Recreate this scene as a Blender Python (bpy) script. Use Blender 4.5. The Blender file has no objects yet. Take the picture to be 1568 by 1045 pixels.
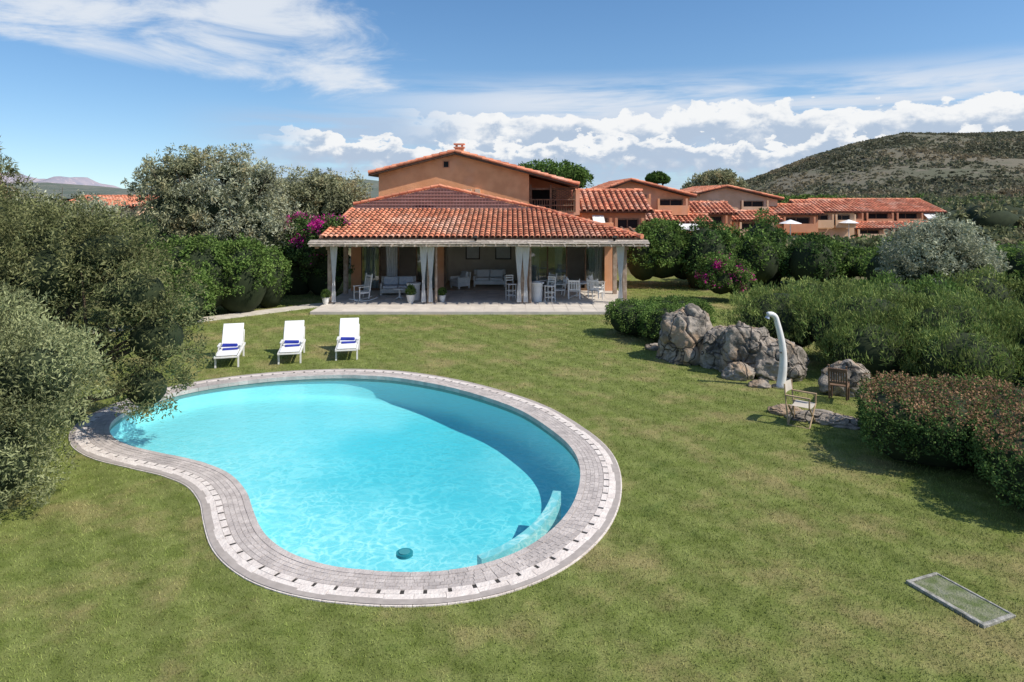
import bpy, bmesh, math, random
import numpy as np
from mathutils import Vector, Matrix, noise as mnoise
random.seed(4)
sc = bpy.context.scene
D = bpy.data

# ------------------------------------------------------------------ helpers
def link(o, parent=None):
    sc.collection.objects.link(o)
    if parent: o.parent = parent
    return o
def empty(name, loc=(0,0,0)):
    e = D.objects.new(name, None); e.location = loc; e.empty_display_size = .2
    return link(e)

class NT:
    def __init__(s, nt): s.nt = nt; s.n = nt.nodes; s.l = nt.links
    def new(s, t, **k):
        n = s.n.new(t)
        for a, b in k.items(): setattr(n, a, b)
        return n
    def put(s, sock, v):
        if v is None: return
        if hasattr(v, 'is_output'): s.l.new(v, sock)
        else: sock.default_value = v
    def m(s, op, a, b=None, c=None):
        n = s.new('ShaderNodeMath', operation=op)
        for i, v in enumerate((a, b, c)): s.put(n.inputs[i], v)
        return n.outputs[0]
    def ss(s, v, a, b, lo=0., hi=1.):
        n = s.new('ShaderNodeMapRange', interpolation_type='SMOOTHSTEP')
        s.put(n.inputs[0], v); s.put(n.inputs[1], a); s.put(n.inputs[2], b)
        n.inputs[3].default_value = lo; n.inputs[4].default_value = hi
        return n.outputs[0]
    def mix(s, f, a, b, bt='MIX'):
        n = s.new('ShaderNodeMix', data_type='RGBA', blend_type=bt)
        s.put(n.inputs[0], f)
        for sk, v in ((n.inputs[6], a), (n.inputs[7], b)):
            if isinstance(v, tuple) and len(v) == 3: v = v + (1.,)
            s.put(sk, v)
        return n.outputs[2]
    def comb(s, x, y, z=0.):
        n = s.new('ShaderNodeCombineXYZ')
        s.put(n.inputs[0], x); s.put(n.inputs[1], y); s.put(n.inputs[2], z)
        return n.outputs[0]
    def noise(s, vec, scale, detail=4., rough=.55, dist=0.):
        n = s.new('ShaderNodeTexNoise')
        if vec is not None: s.l.new(vec, n.inputs['Vector'])
        n.inputs['Scale'].default_value = scale; n.inputs['Detail'].default_value = detail
        n.inputs['Roughness'].default_value = rough; n.inputs['Distortion'].default_value = dist
        return n.outputs[0]
    def pos(s): return s.new('ShaderNodeNewGeometry').outputs['Position']

def newmat(name):
    m = D.materials.new(name); m.use_nodes = True
    t = NT(m.node_tree); bs = m.node_tree.nodes['Principled BSDF']
    return m, t, bs

def mk(name, c1, c2=None, scale=3., rough=.8, bump=0., bscale=30., island=0., detail=3., spec=.3, metal=0., c3=None, s3=.4):
    m, t, bs = newmat(name)
    c2 = c2 or tuple(c*.8 for c in c1)
    p = t.pos()
    f = t.ss(t.noise(p, scale, detail), .32, .68)
    col = t.mix(f, c1, c2)
    if c3: col = t.mix(t.ss(t.noise(p, s3, 3.), .5, .7), col, c3)
    if island:
        r = t.new('ShaderNodeNewGeometry').outputs['Random Per Island']
        v = t.m('ADD', t.m('MULTIPLY', r, island), 1-island*.5)
        col = t.mix(1., col, t.comb(v, v, v), 'MULTIPLY')
    t.l.new(col, bs.inputs['Base Color'])
    bs.inputs['Roughness'].default_value = rough
    bs.inputs['Specular IOR Level'].default_value = spec
    bs.inputs['Metallic'].default_value = metal
    if bump:
        b = t.new('ShaderNodeBump'); b.inputs['Strength'].default_value = bump; b.inputs['Distance'].default_value = .03
        t.l.new(t.noise(p, bscale, 3.), b.inputs['Height']); t.l.new(b.outputs[0], bs.inputs['Normal'])
    return m

def leafmat(name, c1, c2, c3=None, cs=.9, tr=.22, k=1.28):
    m, t, bs = newmat(name); t.n.remove(bs)
    c1 = tuple(c*k for c in c1); c2 = tuple(c*k for c in c2)
    g = t.new('ShaderNodeNewGeometry')
    col = t.mix(g.outputs['Random Per Island'], c1, c2)
    n = t.noise(g.outputs['Position'], cs, 1.)
    v = t.ss(n, .3, .7, .68, 1.3)
    col = t.mix(1., col, t.comb(v, v, v), 'MULTIPLY')
    if c3: col = t.mix(t.ss(n, .52, .66, 0., .7), col, tuple(c*k for c in c3))
    df = t.new('ShaderNodeBsdfDiffuse'); t.l.new(col, df.inputs[0])
    tn = t.new('ShaderNodeBsdfTranslucent'); t.l.new(col, tn.inputs[0])
    mx = t.new('ShaderNodeMixShader'); mx.inputs[0].default_value = tr
    t.l.new(df.outputs[0], mx.inputs[1]); t.l.new(tn.outputs[0], mx.inputs[2])
    t.l.new(mx.outputs[0], t.n['Material Output'].inputs[0])
    return m

class MB:
    def __init__(s): s.v = []; s.f = []; s.mi = []; s.M = Matrix.Identity(4); s.m = 0
    def add(s, vs, fs):
        o = len(s.v)
        s.v += [tuple(s.M @ Vector(v)) for v in vs]
        for f in fs: s.f.append(tuple(i+o for i in f)); s.mi.append(s.m)
    def box(s, c, d, rx=0, ry=0, rz=0):
        R = Matrix.Rotation(rz, 3, 'Z') @ Matrix.Rotation(ry, 3, 'Y') @ Matrix.Rotation(rx, 3, 'X')
        vs = []
        for x in (-.5, .5):
            for y in (-.5, .5):
                for z in (-.5, .5): vs.append(Vector(c) + R @ Vector((x*d[0], y*d[1], z*d[2])))
        s.add(vs, [(0,1,3,2),(4,6,7,5),(0,4,5,1),(2,3,7,6),(0,2,6,4),(1,5,7,3)])
    def b(s, x0, x1, y0, y1, z0, z1): s.box(((x0+x1)/2,(y0+y1)/2,(z0+z1)/2), (x1-x0,y1-y0,z1-z0))
    def cyl(s, p0, p1, r0, r1=None, n=10, cap=True):
        r1 = r0 if r1 is None else r1
        p0 = Vector(p0); p1 = Vector(p1); a = (p1-p0).normalized()
        u = a.cross(Vector((0,0,1)) if abs(a.z) < .9 else Vector((1,0,0))).normalized(); w = a.cross(u)
        vs = []
        for p, r in ((p0, r0), (p1, r1)):
            for i in range(n):
                t = 2*math.pi*i/n; vs.append(p + (u*math.cos(t)+w*math.sin(t))*r)
        fs = [(i, (i+1) % n, n+(i+1) % n, n+i) for i in range(n)]
        if cap: fs += [tuple(range(n-1, -1, -1)), tuple(range(n, 2*n))]
        s.add(vs, fs)
    def tube(s, pts, rads, n=10):
        pts = [Vector(p) for p in pts]; vs = []
        for i, p in enumerate(pts):
            a = (pts[min(i+1, len(pts)-1)]-pts[max(i-1, 0)]).normalized()
            u = a.cross(Vector((0,1,0)) if abs(a.y) < .9 else Vector((1,0,0))).normalized(); w = a.cross(u)
            for k in range(n):
                t = 2*math.pi*k/n; vs.append(p+(u*math.cos(t)+w*math.sin(t))*rads[i])
        fs = []
        for i in range(len(pts)-1):
            for k in range(n): fs.append((i*n+k, i*n+(k+1) % n, (i+1)*n+(k+1) % n, (i+1)*n+k))
        fs += [tuple(range(n-1, -1, -1)), tuple(range((len(pts)-1)*n, len(pts)*n))]
        s.add(vs, fs)
    def prism(s, poly, z0, z1):
        n = len(poly)
        vs = [(x, y, z0) for x, y in poly]+[(x, y, z1) for x, y in poly]
        s.add(vs, [tuple(range(n-1, -1, -1)), tuple(range(n, 2*n))]+[(i, (i+1) % n, n+(i+1) % n, n+i) for i in range(n)])
    def obj(s, name, mats, parent=None, smooth=False, bevel=0.):
        me = D.meshes.new(name); me.from_pydata(s.v, [], s.f)
        for m in (mats if isinstance(mats, (list, tuple)) else [mats]): me.materials.append(m)
        me.polygons.foreach_set('material_index', s.mi)
        if smooth: me.polygons.foreach_set('use_smooth', [True]*len(s.f))
        me.update()
        bm = bmesh.new(); bm.from_mesh(me); bmesh.ops.recalc_face_normals(bm, faces=bm.faces); bm.to_mesh(me); bm.free()
        o = D.objects.new(name, me); link(o, parent)
        if bevel:
            md = o.modifiers.new('bevel', 'BEVEL'); md.width = bevel; md.segments = 2; md.limit_method = 'ANGLE'
        return o

def npmesh(name, V, F, mats, MI=None, smooth=False, parent=None):
    me = D.meshes.new(name); k = F.shape[1]
    me.vertices.add(len(V)); me.vertices.foreach_set('co', V.astype(np.float32).ravel())
    me.loops.add(F.size); me.loops.foreach_set('vertex_index', F.astype(np.int32).ravel())
    me.polygons.add(len(F)); me.polygons.foreach_set('loop_start', np.arange(0, F.size, k, dtype=np.int32))
    me.polygons.foreach_set('loop_total', np.full(len(F), k, dtype=np.int32))
    for m in mats: me.materials.append(m)
    if MI is not None: me.polygons.foreach_set('material_index', MI.astype(np.int32))
    if smooth: me.polygons.foreach_set('use_smooth', np.ones(len(F), dtype=bool))
    me.update(calc_edges=True)
    o = D.objects.new(name, me); return link(o, parent)

def norm(a): return a/np.maximum(np.linalg.norm(a, axis=-1, keepdims=True), 1e-9)

# blob = (cx,cy,cz, rx,ry,rz, rotdeg, k)
def full(b): return tuple(b)+(0., 2.)[len(b)-6:] if len(b) < 8 else tuple(b)
def leafcloud(rng, blobs, ncl, cr, per, ll, lw, up=0., low=-.35, rough=.1):
    B = np.array([full(b) for b in blobs], float)
    area = (B[:,3]*B[:,4]+B[:,3]*B[:,5]+B[:,4]*B[:,5]); idx = rng.choice(len(B), ncl, p=area/area.sum())
    d = norm(rng.normal(size=(ncl, 3))); d[:,2] = np.where(d[:,2] < low, -d[:,2], d[:,2])
    b = B[idx]; k = b[:,7:8]
    q = d/((np.abs(d)**k).sum(1, keepdims=True)**(1/k))
    q = q*(1+rough*np.clip(rng.normal(size=(ncl, 1)), -2.5, 1.6))
    crs = cr*rng.uniform(.6, 1.35, size=(ncl, 1))
    R = np.maximum(b[:,3:6]-crs*.55, .05)
    p = q*R
    a = np.radians(b[:,6]); c, s = np.cos(a), np.sin(a)
    def rot(v): return np.stack([v[:,0]*c-v[:,1]*s, v[:,0]*s+v[:,1]*c, v[:,2]], 1)
    pc = rot(p)+b[:,0:3]; o = norm(rot(d))
    pc = np.repeat(pc, per, 0); o = np.repeat(o, per, 0); cs = np.repeat(crs, per, 0); N = len(pc)
    e = norm(rng.normal(size=(N, 3))+.55*o)
    P = pc+e*cs*rng.uniform(.45, 1.05, size=(N, 1))
    ax = norm(e*.7+rng.normal(size=(N, 3))*.6+np.array([0, 0, up]))
    sd = norm(np.cross(ax, rng.normal(size=(N, 3))))
    L = ll*rng.uniform(.6, 1.3, size=(N, 1)); W = lw*rng.uniform(.7, 1.2, size=(N, 1))
    V = np.stack([P-ax*L*.5, P+sd*W*.5, P+ax*L*.5, P-sd*W*.5], 1).reshape(-1, 3)
    ok = np.repeat((P[:,2] > .02), 4)
    return V[ok]
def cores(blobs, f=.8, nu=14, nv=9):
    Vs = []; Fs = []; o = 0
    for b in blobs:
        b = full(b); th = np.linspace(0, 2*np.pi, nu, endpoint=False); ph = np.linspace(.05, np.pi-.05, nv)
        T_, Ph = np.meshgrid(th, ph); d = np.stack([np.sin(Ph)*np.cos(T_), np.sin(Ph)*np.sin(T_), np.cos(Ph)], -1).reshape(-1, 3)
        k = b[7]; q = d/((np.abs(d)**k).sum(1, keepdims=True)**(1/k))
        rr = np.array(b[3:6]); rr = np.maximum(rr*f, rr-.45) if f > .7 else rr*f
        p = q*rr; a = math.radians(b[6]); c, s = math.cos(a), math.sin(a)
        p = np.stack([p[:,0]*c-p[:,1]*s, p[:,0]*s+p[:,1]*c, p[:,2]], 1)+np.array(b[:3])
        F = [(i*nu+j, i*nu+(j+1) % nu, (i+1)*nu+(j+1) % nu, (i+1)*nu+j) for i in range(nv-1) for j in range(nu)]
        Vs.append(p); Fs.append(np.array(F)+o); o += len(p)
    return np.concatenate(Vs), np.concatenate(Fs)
def limbs(segs, n=7):
    mb = MB()
    for pts, r in segs: mb.tube(pts, r, n)
    return np.array(mb.v), np.array([f for f in mb.f if len(f) == 4])

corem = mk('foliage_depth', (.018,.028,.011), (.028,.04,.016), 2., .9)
barkm = mk('bark', (.13,.095,.065), (.06,.045,.03), 6., .9, .6, 20)

def plant(name, blobs, ncl, cr, per, ll, lw, mats, seed=1, up=0., core=.8, low=-.35, rough=.1, trunk=None, pick=None):
    rng = np.random.default_rng(seed)
    V = leafcloud(rng, blobs, ncl, cr, per, ll, lw, up, low, rough)
    F = np.arange(len(V)).reshape(-1, 4)
    C = V.reshape(-1, 4, 3).mean(1)
    MI = pick(C, rng) if pick else np.zeros(len(F))
    Vs = [V]; Fs = [F]; Ms = [MI]; o = len(V); nm = len(mats)
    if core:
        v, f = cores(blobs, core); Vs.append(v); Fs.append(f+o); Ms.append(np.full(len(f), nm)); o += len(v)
    if trunk:
        base, r = trunk; segs = []
        for b in blobs:
            t = Vector(b[:3]); s = Vector(base); mid = s.lerp(t, .5)+Vector((rng.normal()*.15, rng.normal()*.15, .2))
            segs.append(([s+Vector((0,0,-.1)), s.lerp(mid, .5)+Vector((rng.normal()*.06, 0, .1)), mid, mid.lerp(t, .6), t], [r, r*.75, r*.5, r*.35, r*.12]))
            for _ in range(3):
                e = t+Vector((rng.normal()*b[3]*.5, rng.normal()*b[4]*.5, abs(rng.normal())*b[5]*.5))
                segs.append(([mid, mid.lerp(e, .5)+Vector((0,0,.1)), e], [r*.3, r*.2, r*.05]))
        v, f = limbs(segs); Vs.append(v); Fs.append(f+o); Ms.append(np.full(len(f), nm+1)); o += len(v)
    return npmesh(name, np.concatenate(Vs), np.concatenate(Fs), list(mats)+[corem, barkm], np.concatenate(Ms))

# ------------------------------------------------------------------ materials
L_olive = leafmat('olive_leaves', (.13,.15,.065), (.31,.33,.17), cs=1.2)
L_olive2 = leafmat('silver_leaves', (.19,.21,.14), (.39,.40,.29), cs=1.)
L_bigolive = leafmat('olive_tree_leaves', (.16,.175,.09), (.36,.36,.22), (.25,.19,.10), cs=.7)
L_jun = leafmat('juniper_leaves', (.065,.08,.03), (.20,.205,.095), cs=1.7)
L_hedge = leafmat('hedge_leaves', (.035,.07,.02), (.11,.17,.055), cs=1.2)
L_hedge2 = leafmat('myrtle_leaves', (.05,.095,.022), (.16,.23,.065), cs=1.2)
L_feather = leafmat('rosemary_leaves', (.095,.13,.035), (.25,.30,.10), cs=1.)
L_red = leafmat('reddish_shoots', (.19,.11,.06), (.32,.20,.12), cs=1.5)
L_flower = leafmat('bougainvillea_flowers', (.42,.02,.20), (.60,.06,.34), cs=2., tr=.4)
L_pine = leafmat('pine_needles', (.04,.085,.02), (.12,.19,.05), cs=.6)
L_scrub = leafmat('scrub_leaves', (.08,.10,.045), (.20,.21,.11), (.22,.18,.11), cs=.12)
L_maquis = leafmat('maquis_leaves', (.09,.10,.06), (.17,.155,.105), (.18,.14,.09), cs=.02)
white = mk('white_paint', (.78,.77,.74), (.70,.69,.66), 4., .45, spec=.4)
fabric = mk('white_fabric', (.8,.8,.79), (.72,.72,.72), 3., .9)
towel = mk('blue_towel', (.03,.05,.35), (.02,.035,.26), 8., .95, .4, 60)
wood = mk('weathered_wood', (.24,.15,.09), (.13,.08,.055), 5., .8, .3, 25, island=.3)
paleWood = mk('bleached_canes', (.58,.50,.42), (.38,.32,.26), 9., .8, .3, 30, island=.4)
darkwood = mk('dark_wood', (.12,.065,.04), (.07,.04,.025), 6., .6)
stucco = mk('orange_stucco', (.84,.41,.21), (.72,.33,.16), 1.2, .95, .35, 18, c3=(.72,.39,.25), s3=.35)
stucco2 = mk('terracotta_stucco', (.68,.32,.18), (.58,.26,.15), .8, .95, .2, 12)
stucco3 = mk('peach_stucco', (.74,.51,.35), (.64,.42,.26), .8, .95, .2, 12)
cream = mk('cream_plaster', (.78,.70,.58), (.70,.61,.50), 2., .9)
tile = mk('terracotta_tiles', (.70,.29,.165), (.56,.185,.10), 1.5, .8, .2, 20, island=.6, c3=(.66,.37,.26), s3=.5)
tileb = mk('roof_underlay', (.16,.07,.045), None, 3., .9)
brown = mk('brown_screen', (.42,.24,.21), (.35,.19,.16), 3., .7)
terr = mk('terrace_paving', (.60,.54,.47), (.50,.45,.40), 2.5, .75, .2, 20)
metal = mk('chrome', (.6,.6,.6), None, 2., .3, metal=1.)
pathm = mk('path_stone', (.62,.57,.49), (.50,.46,.39), 3., .9, .3, 20)
black = mk('dark_void', (.02,.02,.02), None, 1., .9)

def rockmat():
    m, t, bs = newmat('granite_rock'); p = t.pos()
    n = t.noise(p, 2.2, 7., .72); col = t.mix(t.ss(n, .36, .60), (.13,.118,.10), (.40,.35,.295))
    col = t.mix(t.ss(t.noise(p, 1.3, 3.), .48, .64, 0., .8), col, (.40,.28,.18))
    vo = t.new('ShaderNodeTexVoronoi', feature='DISTANCE_TO_EDGE'); vo.inputs['Scale'].default_value = 1.2
    ad = t.new('ShaderNodeVectorMath', operation='MULTIPLY_ADD'); dn = t.new('ShaderNodeTexNoise'); dn.inputs['Scale'].default_value = 2.; t.l.new(p, dn.inputs['Vector'])
    t.l.new(dn.outputs['Color'], ad.inputs[0]); ad.inputs[1].default_value = (.6,.6,.6); t.l.new(p, ad.inputs[2]); t.l.new(ad.outputs[0], vo.inputs['Vector'])
    crack = t.ss(vo.outputs['Distance'], .0, .04)
    col = t.mix(crack, (.09,.08,.07), col)
    t.l.new(col, bs.inputs['Base Color']); bs.inputs['Roughness'].default_value = .95; bs.inputs['Specular IOR Level'].default_value = .1
    b = t.new('ShaderNodeBump'); b.inputs['Strength'].default_value = .9; b.inputs['Distance'].default_value = .1
    t.l.new(t.m('ADD', t.m('MULTIPLY', crack, .4), t.noise(p, 6., 6., .68)), b.inputs['Height']); t.l.new(b.outputs[0], bs.inputs['Normal'])
    return m
rockm = rockmat()

def glassmat():
    m, t, bs = newmat('window_glass')
    fr = t.new('ShaderNodeFresnel'); fr.inputs[0].default_value = 1.6
    tr = t.new('ShaderNodeBsdfTransparent'); tr.inputs[0].default_value = (.75,.8,.78,1)
    gl = t.new('ShaderNodeBsdfGlossy'); gl.inputs['Roughness'].default_value = .02
    mx = t.new('ShaderNodeMixShader'); t.l.new(t.m('ADD', fr.outputs[0], .06), mx.inputs[0])
    t.l.new(tr.outputs[0], mx.inputs[1]); t.l.new(gl.outputs[0], mx.inputs[2])
    t.l.new(mx.outputs[0], t.n['Material Output'].inputs[0]); return m
glass = glassmat()

# ------------------------------------------------------------------ pool outline
PTS = [(-5.14,18.93),(-6.32,18.70),(-7.40,18.22),(-8.22,17.60),(-8.72,16.80),(-8.92,15.80),(-8.82,14.93),(-8.34,14.12),(-7.64,13.54),(-6.77,13.13),(-5.90,12.74),(-5.13,12.21),(-4.53,11.48),(-4.14,10.77),(-3.68,10.01),(-3.11,9.45),(-2.48,9.13),(-1.93,9.01),(-1.41,8.96),(-.81,9.01),(-.21,9.25),(.33,9.71),(.81,10.45),(1.13,11.36),(1.29,12.44),(1.23,13.40),(.91,14.43),(.24,15.83),(-.71,16.96),(-1.78,17.89),(-3.11,18.66),(-4.24,18.93)]
def catmull(P, n=24):
    P = np.array(P); N = len(P); out = []
    for i in range(N):
        a, b, c, d = P[i-1], P[i], P[(i+1) % N], P[(i+2) % N]
        for t in np.linspace(0, 1, n, endpoint=False):
            out.append(.5*((2*b)+(c-a)*t+(2*a-5*b+4*c-d)*t*t+(3*b-a-3*c+d)*t**3))
    return np.array(out)
dense = catmull(PTS)
def resample(P, n):
    Q = np.vstack([P, P[:1]]); s = np.r_[0, np.cumsum(np.linalg.norm(np.diff(Q, axis=0), axis=1))]
    t = np.linspace(0, s[-1], n, endpoint=False)
    return np.stack([np.interp(t, s, Q[:,0]), np.interp(t, s, Q[:,1])], 1), s[-1]
ring, PER = resample(dense, 480)
for _ in range(6): ring = (np.roll(ring, 1, 0)+2*ring+np.roll(ring, -1, 0))/4
def offset(P, o):
    t = np.roll(P, -1, 0)-np.roll(P, 1, 0); t = t/np.linalg.norm(t, axis=1, keepdims=True)
    return P+np.stack([t[:,1], -t[:,0]], 1)*o
A2 = np.sum(ring[:,0]*np.roll(ring[:,1], -1)-np.roll(ring[:,0], -1)*ring[:,1])
SGN = 1. if A2 > 0 else -1.
def off(o): return offset(ring, o*SGN)
def inpoly(X, Y, P):
    ins = np.zeros(len(X), bool); Q = np.roll(P, -1, 0)
    for (x1, y1), (x2, y2) in zip(P, Q):
        c = ((y1 > Y) != (y2 > Y)) & (X < (x2-x1)*(Y-y1)/(y2-y1+1e-12)+x1); ins ^= c
    return ins

# ------------------------------------------------------------------ ground
def lawncolor(t):
    p = t.pos()
    sp = t.new('ShaderNodeSeparateXYZ'); t.l.new(p, sp.inputs[0])
    n1 = t.noise(p, .6, 5., .66); n2 = t.noise(p, 3.5, 2., .6)
    col = t.mix(t.ss(n2, .3, .7), (.135,.170,.040), (.200,.230,.070))
    col = t.mix(t.ss(n1, .46, .68, 0., .85), col, (.30,.255,.115))
    col = t.mix(t.ss(n1, .40, .28, 0., .6), col, (.09,.14,.032))
    s = t.m('SINE', t.m('MULTIPLY', t.m('ADD', t.m('MULTIPLY', sp.outputs[0], .80), t.m('MULTIPLY', sp.outputs[1], .60)), 7.5))
    v = t.m('ADD', t.m('MULTIPLY', s, .085), 1.)
    col = t.mix(1., col, t.comb(v, v, v), 'MULTIPLY')
    return col, p, sp
def groundmat():
    m, t, bs = newmat('lawn_ground')
    col, p, sp = lawncolor(t)
    fine = t.noise(p, 45., 3., .8); v = t.ss(fine, .25, .75, .6, 1.25)
    col = t.mix(1., col, t.comb(v, v, v), 'MULTIPLY')
    far = t.m('MAXIMUM', t.ss(sp.outputs[1], 40., 46.), t.ss(t.m('ABSOLUTE', sp.outputs[0]), 16., 20.))
    sc_ = t.mix(t.ss(t.noise(p, .05, 4.), .35, .65), (.08,.09,.04), (.21,.165,.10))
    col = t.mix(far, col, sc_)
    t.l.new(col, bs.inputs['Base Color']); bs.inputs['Roughness'].default_value = .95
    bs.inputs['Specular IOR Level'].default_value = .1
    b = t.new('ShaderNodeBump'); b.inputs['Strength'].default_value = .6; b.inputs['Distance'].default_value = .03
    t.l.new(fine, b.inputs['Height']); t.l.new(b.outputs[0], bs.inputs['Normal'])
    return m
hole = off(.10)
bm = bmesh.new()
def loop(P):
    vs = [bm.verts.new((x, y, 0)) for x, y in P]
    return [bm.edges.new((vs[i], vs[(i+1) % len(vs)])) for i in range(len(vs))]
es = loop(hole)+loop([(-4000,-300),(4000,-300),(4000,6000),(-4000,6000)])
bmesh.ops.triangle_fill(bm, edges=es, use_beauty=True, use_dissolve=False)
bmesh.ops.recalc_face_normals(bm, faces=bm.faces)
if sum(f.normal.z for f in bm.faces) < 0: bmesh.ops.reverse_faces(bm, faces=bm.faces)
me = D.meshes.new('ground'); bm.to_mesh(me); bm.free(); me.materials.append(groundmat())
link(D.objects.new('ground', me))

rng = np.random.default_rng(11)
outer = off(.68)
def bladezone(x0, x1, y0, y1, dens, ln, wd):
    n = int((x1-x0)*(y1-y0)*dens); X = rng.uniform(x0, x1, n); Y = rng.uniform(y0, y1, n)
    k = np.abs(X) < Y*.80+1.2
    k &= ~inpoly(X, Y, outer[::4])
    k &= ~((X > -8.6) & (X < 5.3) & (Y > 28.6))
    X, Y = X[k], Y[k]; n = len(X); a = rng.uniform(0, 2*np.pi, n)
    L = ln*rng.uniform(.5, 1.3, n); dx = np.cos(a)*wd/2; dy = np.sin(a)*wd/2
    lx = rng.normal(size=n)*L*.45; ly = rng.normal(size=n)*L*.45; z = np.zeros(n)
    return np.stack([np.stack([X-dx, Y-dy, z], 1), np.stack([X+dx, Y+dy, z], 1), np.stack([X+lx, Y+ly, L], 1)], 1).reshape(-1, 3)
V = np.concatenate([bladezone(-8,9,5.5,11,1300,.032,.009), bladezone(-12,12,11,17,600,.034,.012), bladezone(-14,15,17,28,200,.042,.02), bladezone(-15,16,28,40,70,.05,.03)])
m, t, bs = newmat('grass_blades'); t.n.remove(bs)
col, p, sp = lawncolor(t); r = t.new('ShaderNodeNewGeometry').outputs['Random Per Island']
v = t.ss(r, 0., 1., .85, 1.65); col = t.mix(1., col, t.comb(v, v, v), 'MULTIPLY')
df = t.new('ShaderNodeBsdfDiffuse'); t.l.new(col, df.inputs[0]); t.l.new(df.outputs[0], t.n['Material Output'].inputs[0])
npmesh('grass', V, np.arange(len(V)).reshape(-1, 3), [m])

# ------------------------------------------------------------------ pool
def poolmat():
    m, t, bs = newmat('pool_lining')
    p = t.pos(); n = t.noise(p, .45, 3.)
    sp = t.new('ShaderNodeSeparateXYZ'); t.l.new(p, sp.inputs[0])
    dz_ = t.ss(t.m('ADD', sp.outputs[2], t.m('MULTIPLY', t.m('SUBTRACT', n, .5), .5)), -.98, -.55)
    col = t.mix(dz_, (.27,.70,.74), (.80,.90,.88))
    t.l.new(col, bs.inputs['Base Color']); bs.inputs['Roughness'].default_value = .6
    return m
pool = empty('swimming_pool')
C0 = np.array([-3.2, 14.2]); nr = len(ring)
def depth(x, y):
    bowl = np.exp(-((x+2.8)/2.4)**2-((y-15.4)/2.4)**2)
    return -(.46+.32*np.clip((x+7.5)/6., 0, 1)*np.clip((y-8.4)/3., .40, 1)+.26*bowl)
rows = []
inner = ring.copy()
rows.append(np.c_[inner, np.full(nr, .02)])
dz = depth(inner[:,0], inner[:,1])
rows.append(np.c_[inner, dz*.85])
rows.append(np.c_[off(-.10), dz*.97])
for s in (.93, .86, .8, .7, .6, .5, .4, .3, .2, .1, .03):
    q = C0+(inner-C0)*s; rows.append(np.c_[q, depth(q[:,0], q[:,1])])
V = np.concatenate(rows); F = []
for i in range(len(rows)-1):
    for j in range(nr): F.append((i*nr+j, i*nr+(j+1) % nr, (i+1)*nr+(j+1) % nr, (i+1)*nr+j))
npmesh('basin', V, np.array(F), [poolmat()], smooth=True, parent=pool)
mb = MB(); mb.v = [tuple(x) for x in rows[-1]]; mb.f = [tuple(range(nr))]; mb.mi = [0]
mb.obj('basin_floor', D.materials['pool_lining'], pool)
def watermat():
    m, t, bs = newmat('pool_water'); t.n.remove(bs)
    g = t.new('ShaderNodeNewGeometry'); p = g.outputs['Position']
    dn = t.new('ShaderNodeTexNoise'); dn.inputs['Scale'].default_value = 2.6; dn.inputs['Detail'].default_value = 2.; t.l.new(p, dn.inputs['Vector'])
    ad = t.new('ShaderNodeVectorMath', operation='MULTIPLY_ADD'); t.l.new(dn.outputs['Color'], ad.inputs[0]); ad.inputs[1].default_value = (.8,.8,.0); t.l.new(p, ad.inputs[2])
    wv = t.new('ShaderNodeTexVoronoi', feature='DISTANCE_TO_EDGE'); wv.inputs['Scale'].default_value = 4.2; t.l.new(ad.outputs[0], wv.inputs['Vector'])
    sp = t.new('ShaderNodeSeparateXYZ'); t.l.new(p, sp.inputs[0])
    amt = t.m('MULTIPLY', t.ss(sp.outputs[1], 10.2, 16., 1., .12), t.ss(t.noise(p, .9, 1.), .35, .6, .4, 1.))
    caustic = t.m('MULTIPLY', t.ss(wv.outputs['Distance'], .17, .0), amt)
    col = t.mix(caustic, (.46,.845,.885), (.78,1.,1.))  # caustic light lines painted into the water's transparent tint
    tr = t.new('ShaderNodeBsdfTransparent'); t.l.new(col, tr.inputs[0])
    gl = t.new('ShaderNodeBsdfGlossy'); gl.inputs['Roughness'].default_value = .04
    b = t.new('ShaderNodeBump'); b.inputs['Strength'].default_value = .6; b.inputs['Distance'].default_value = .04
    t.l.new(t.noise(p, 6., 3., .6), b.inputs['Height']); t.l.new(b.outputs[0], gl.inputs['Normal'])
    dt = t.new('ShaderNodeVectorMath', operation='DOT_PRODUCT'); t.l.new(g.outputs['Incoming'], dt.inputs[0]); t.l.new(b.outputs[0], dt.inputs[1])
    f = t.m('ADD', t.m('MULTIPLY', t.m('POWER', t.m('SUBTRACT', 1., t.m('MINIMUM', t.m('ABSOLUTE', dt.outputs['Value']), 1.)), 5.), .7), .02)
    mx = t.new('ShaderNodeMixShader'); t.l.new(f, mx.inputs[0])
    t.l.new(tr.outputs[0], mx.inputs[1]); t.l.new(gl.outputs[0], mx.inputs[2])
    t.l.new(mx.outputs[0], t.n['Material Output'].inputs[0]); return m
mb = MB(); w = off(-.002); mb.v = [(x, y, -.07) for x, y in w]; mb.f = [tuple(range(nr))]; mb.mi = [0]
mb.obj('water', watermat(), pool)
Q = np.vstack([ring, ring[:1]]); S = np.r_[0, np.cumsum(np.linalg.norm(np.diff(Q, axis=0), axis=1))]; PER = S[-1]
offc = {}
def at(s, o):
    if o not in offc: P = off(o); offc[o] = np.vstack([P, P[:1]])
    P = offc[o]; s = s % PER
    return (float(np.interp(s, S, P[:,0])), float(np.interp(s, S, P[:,1])))
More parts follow.
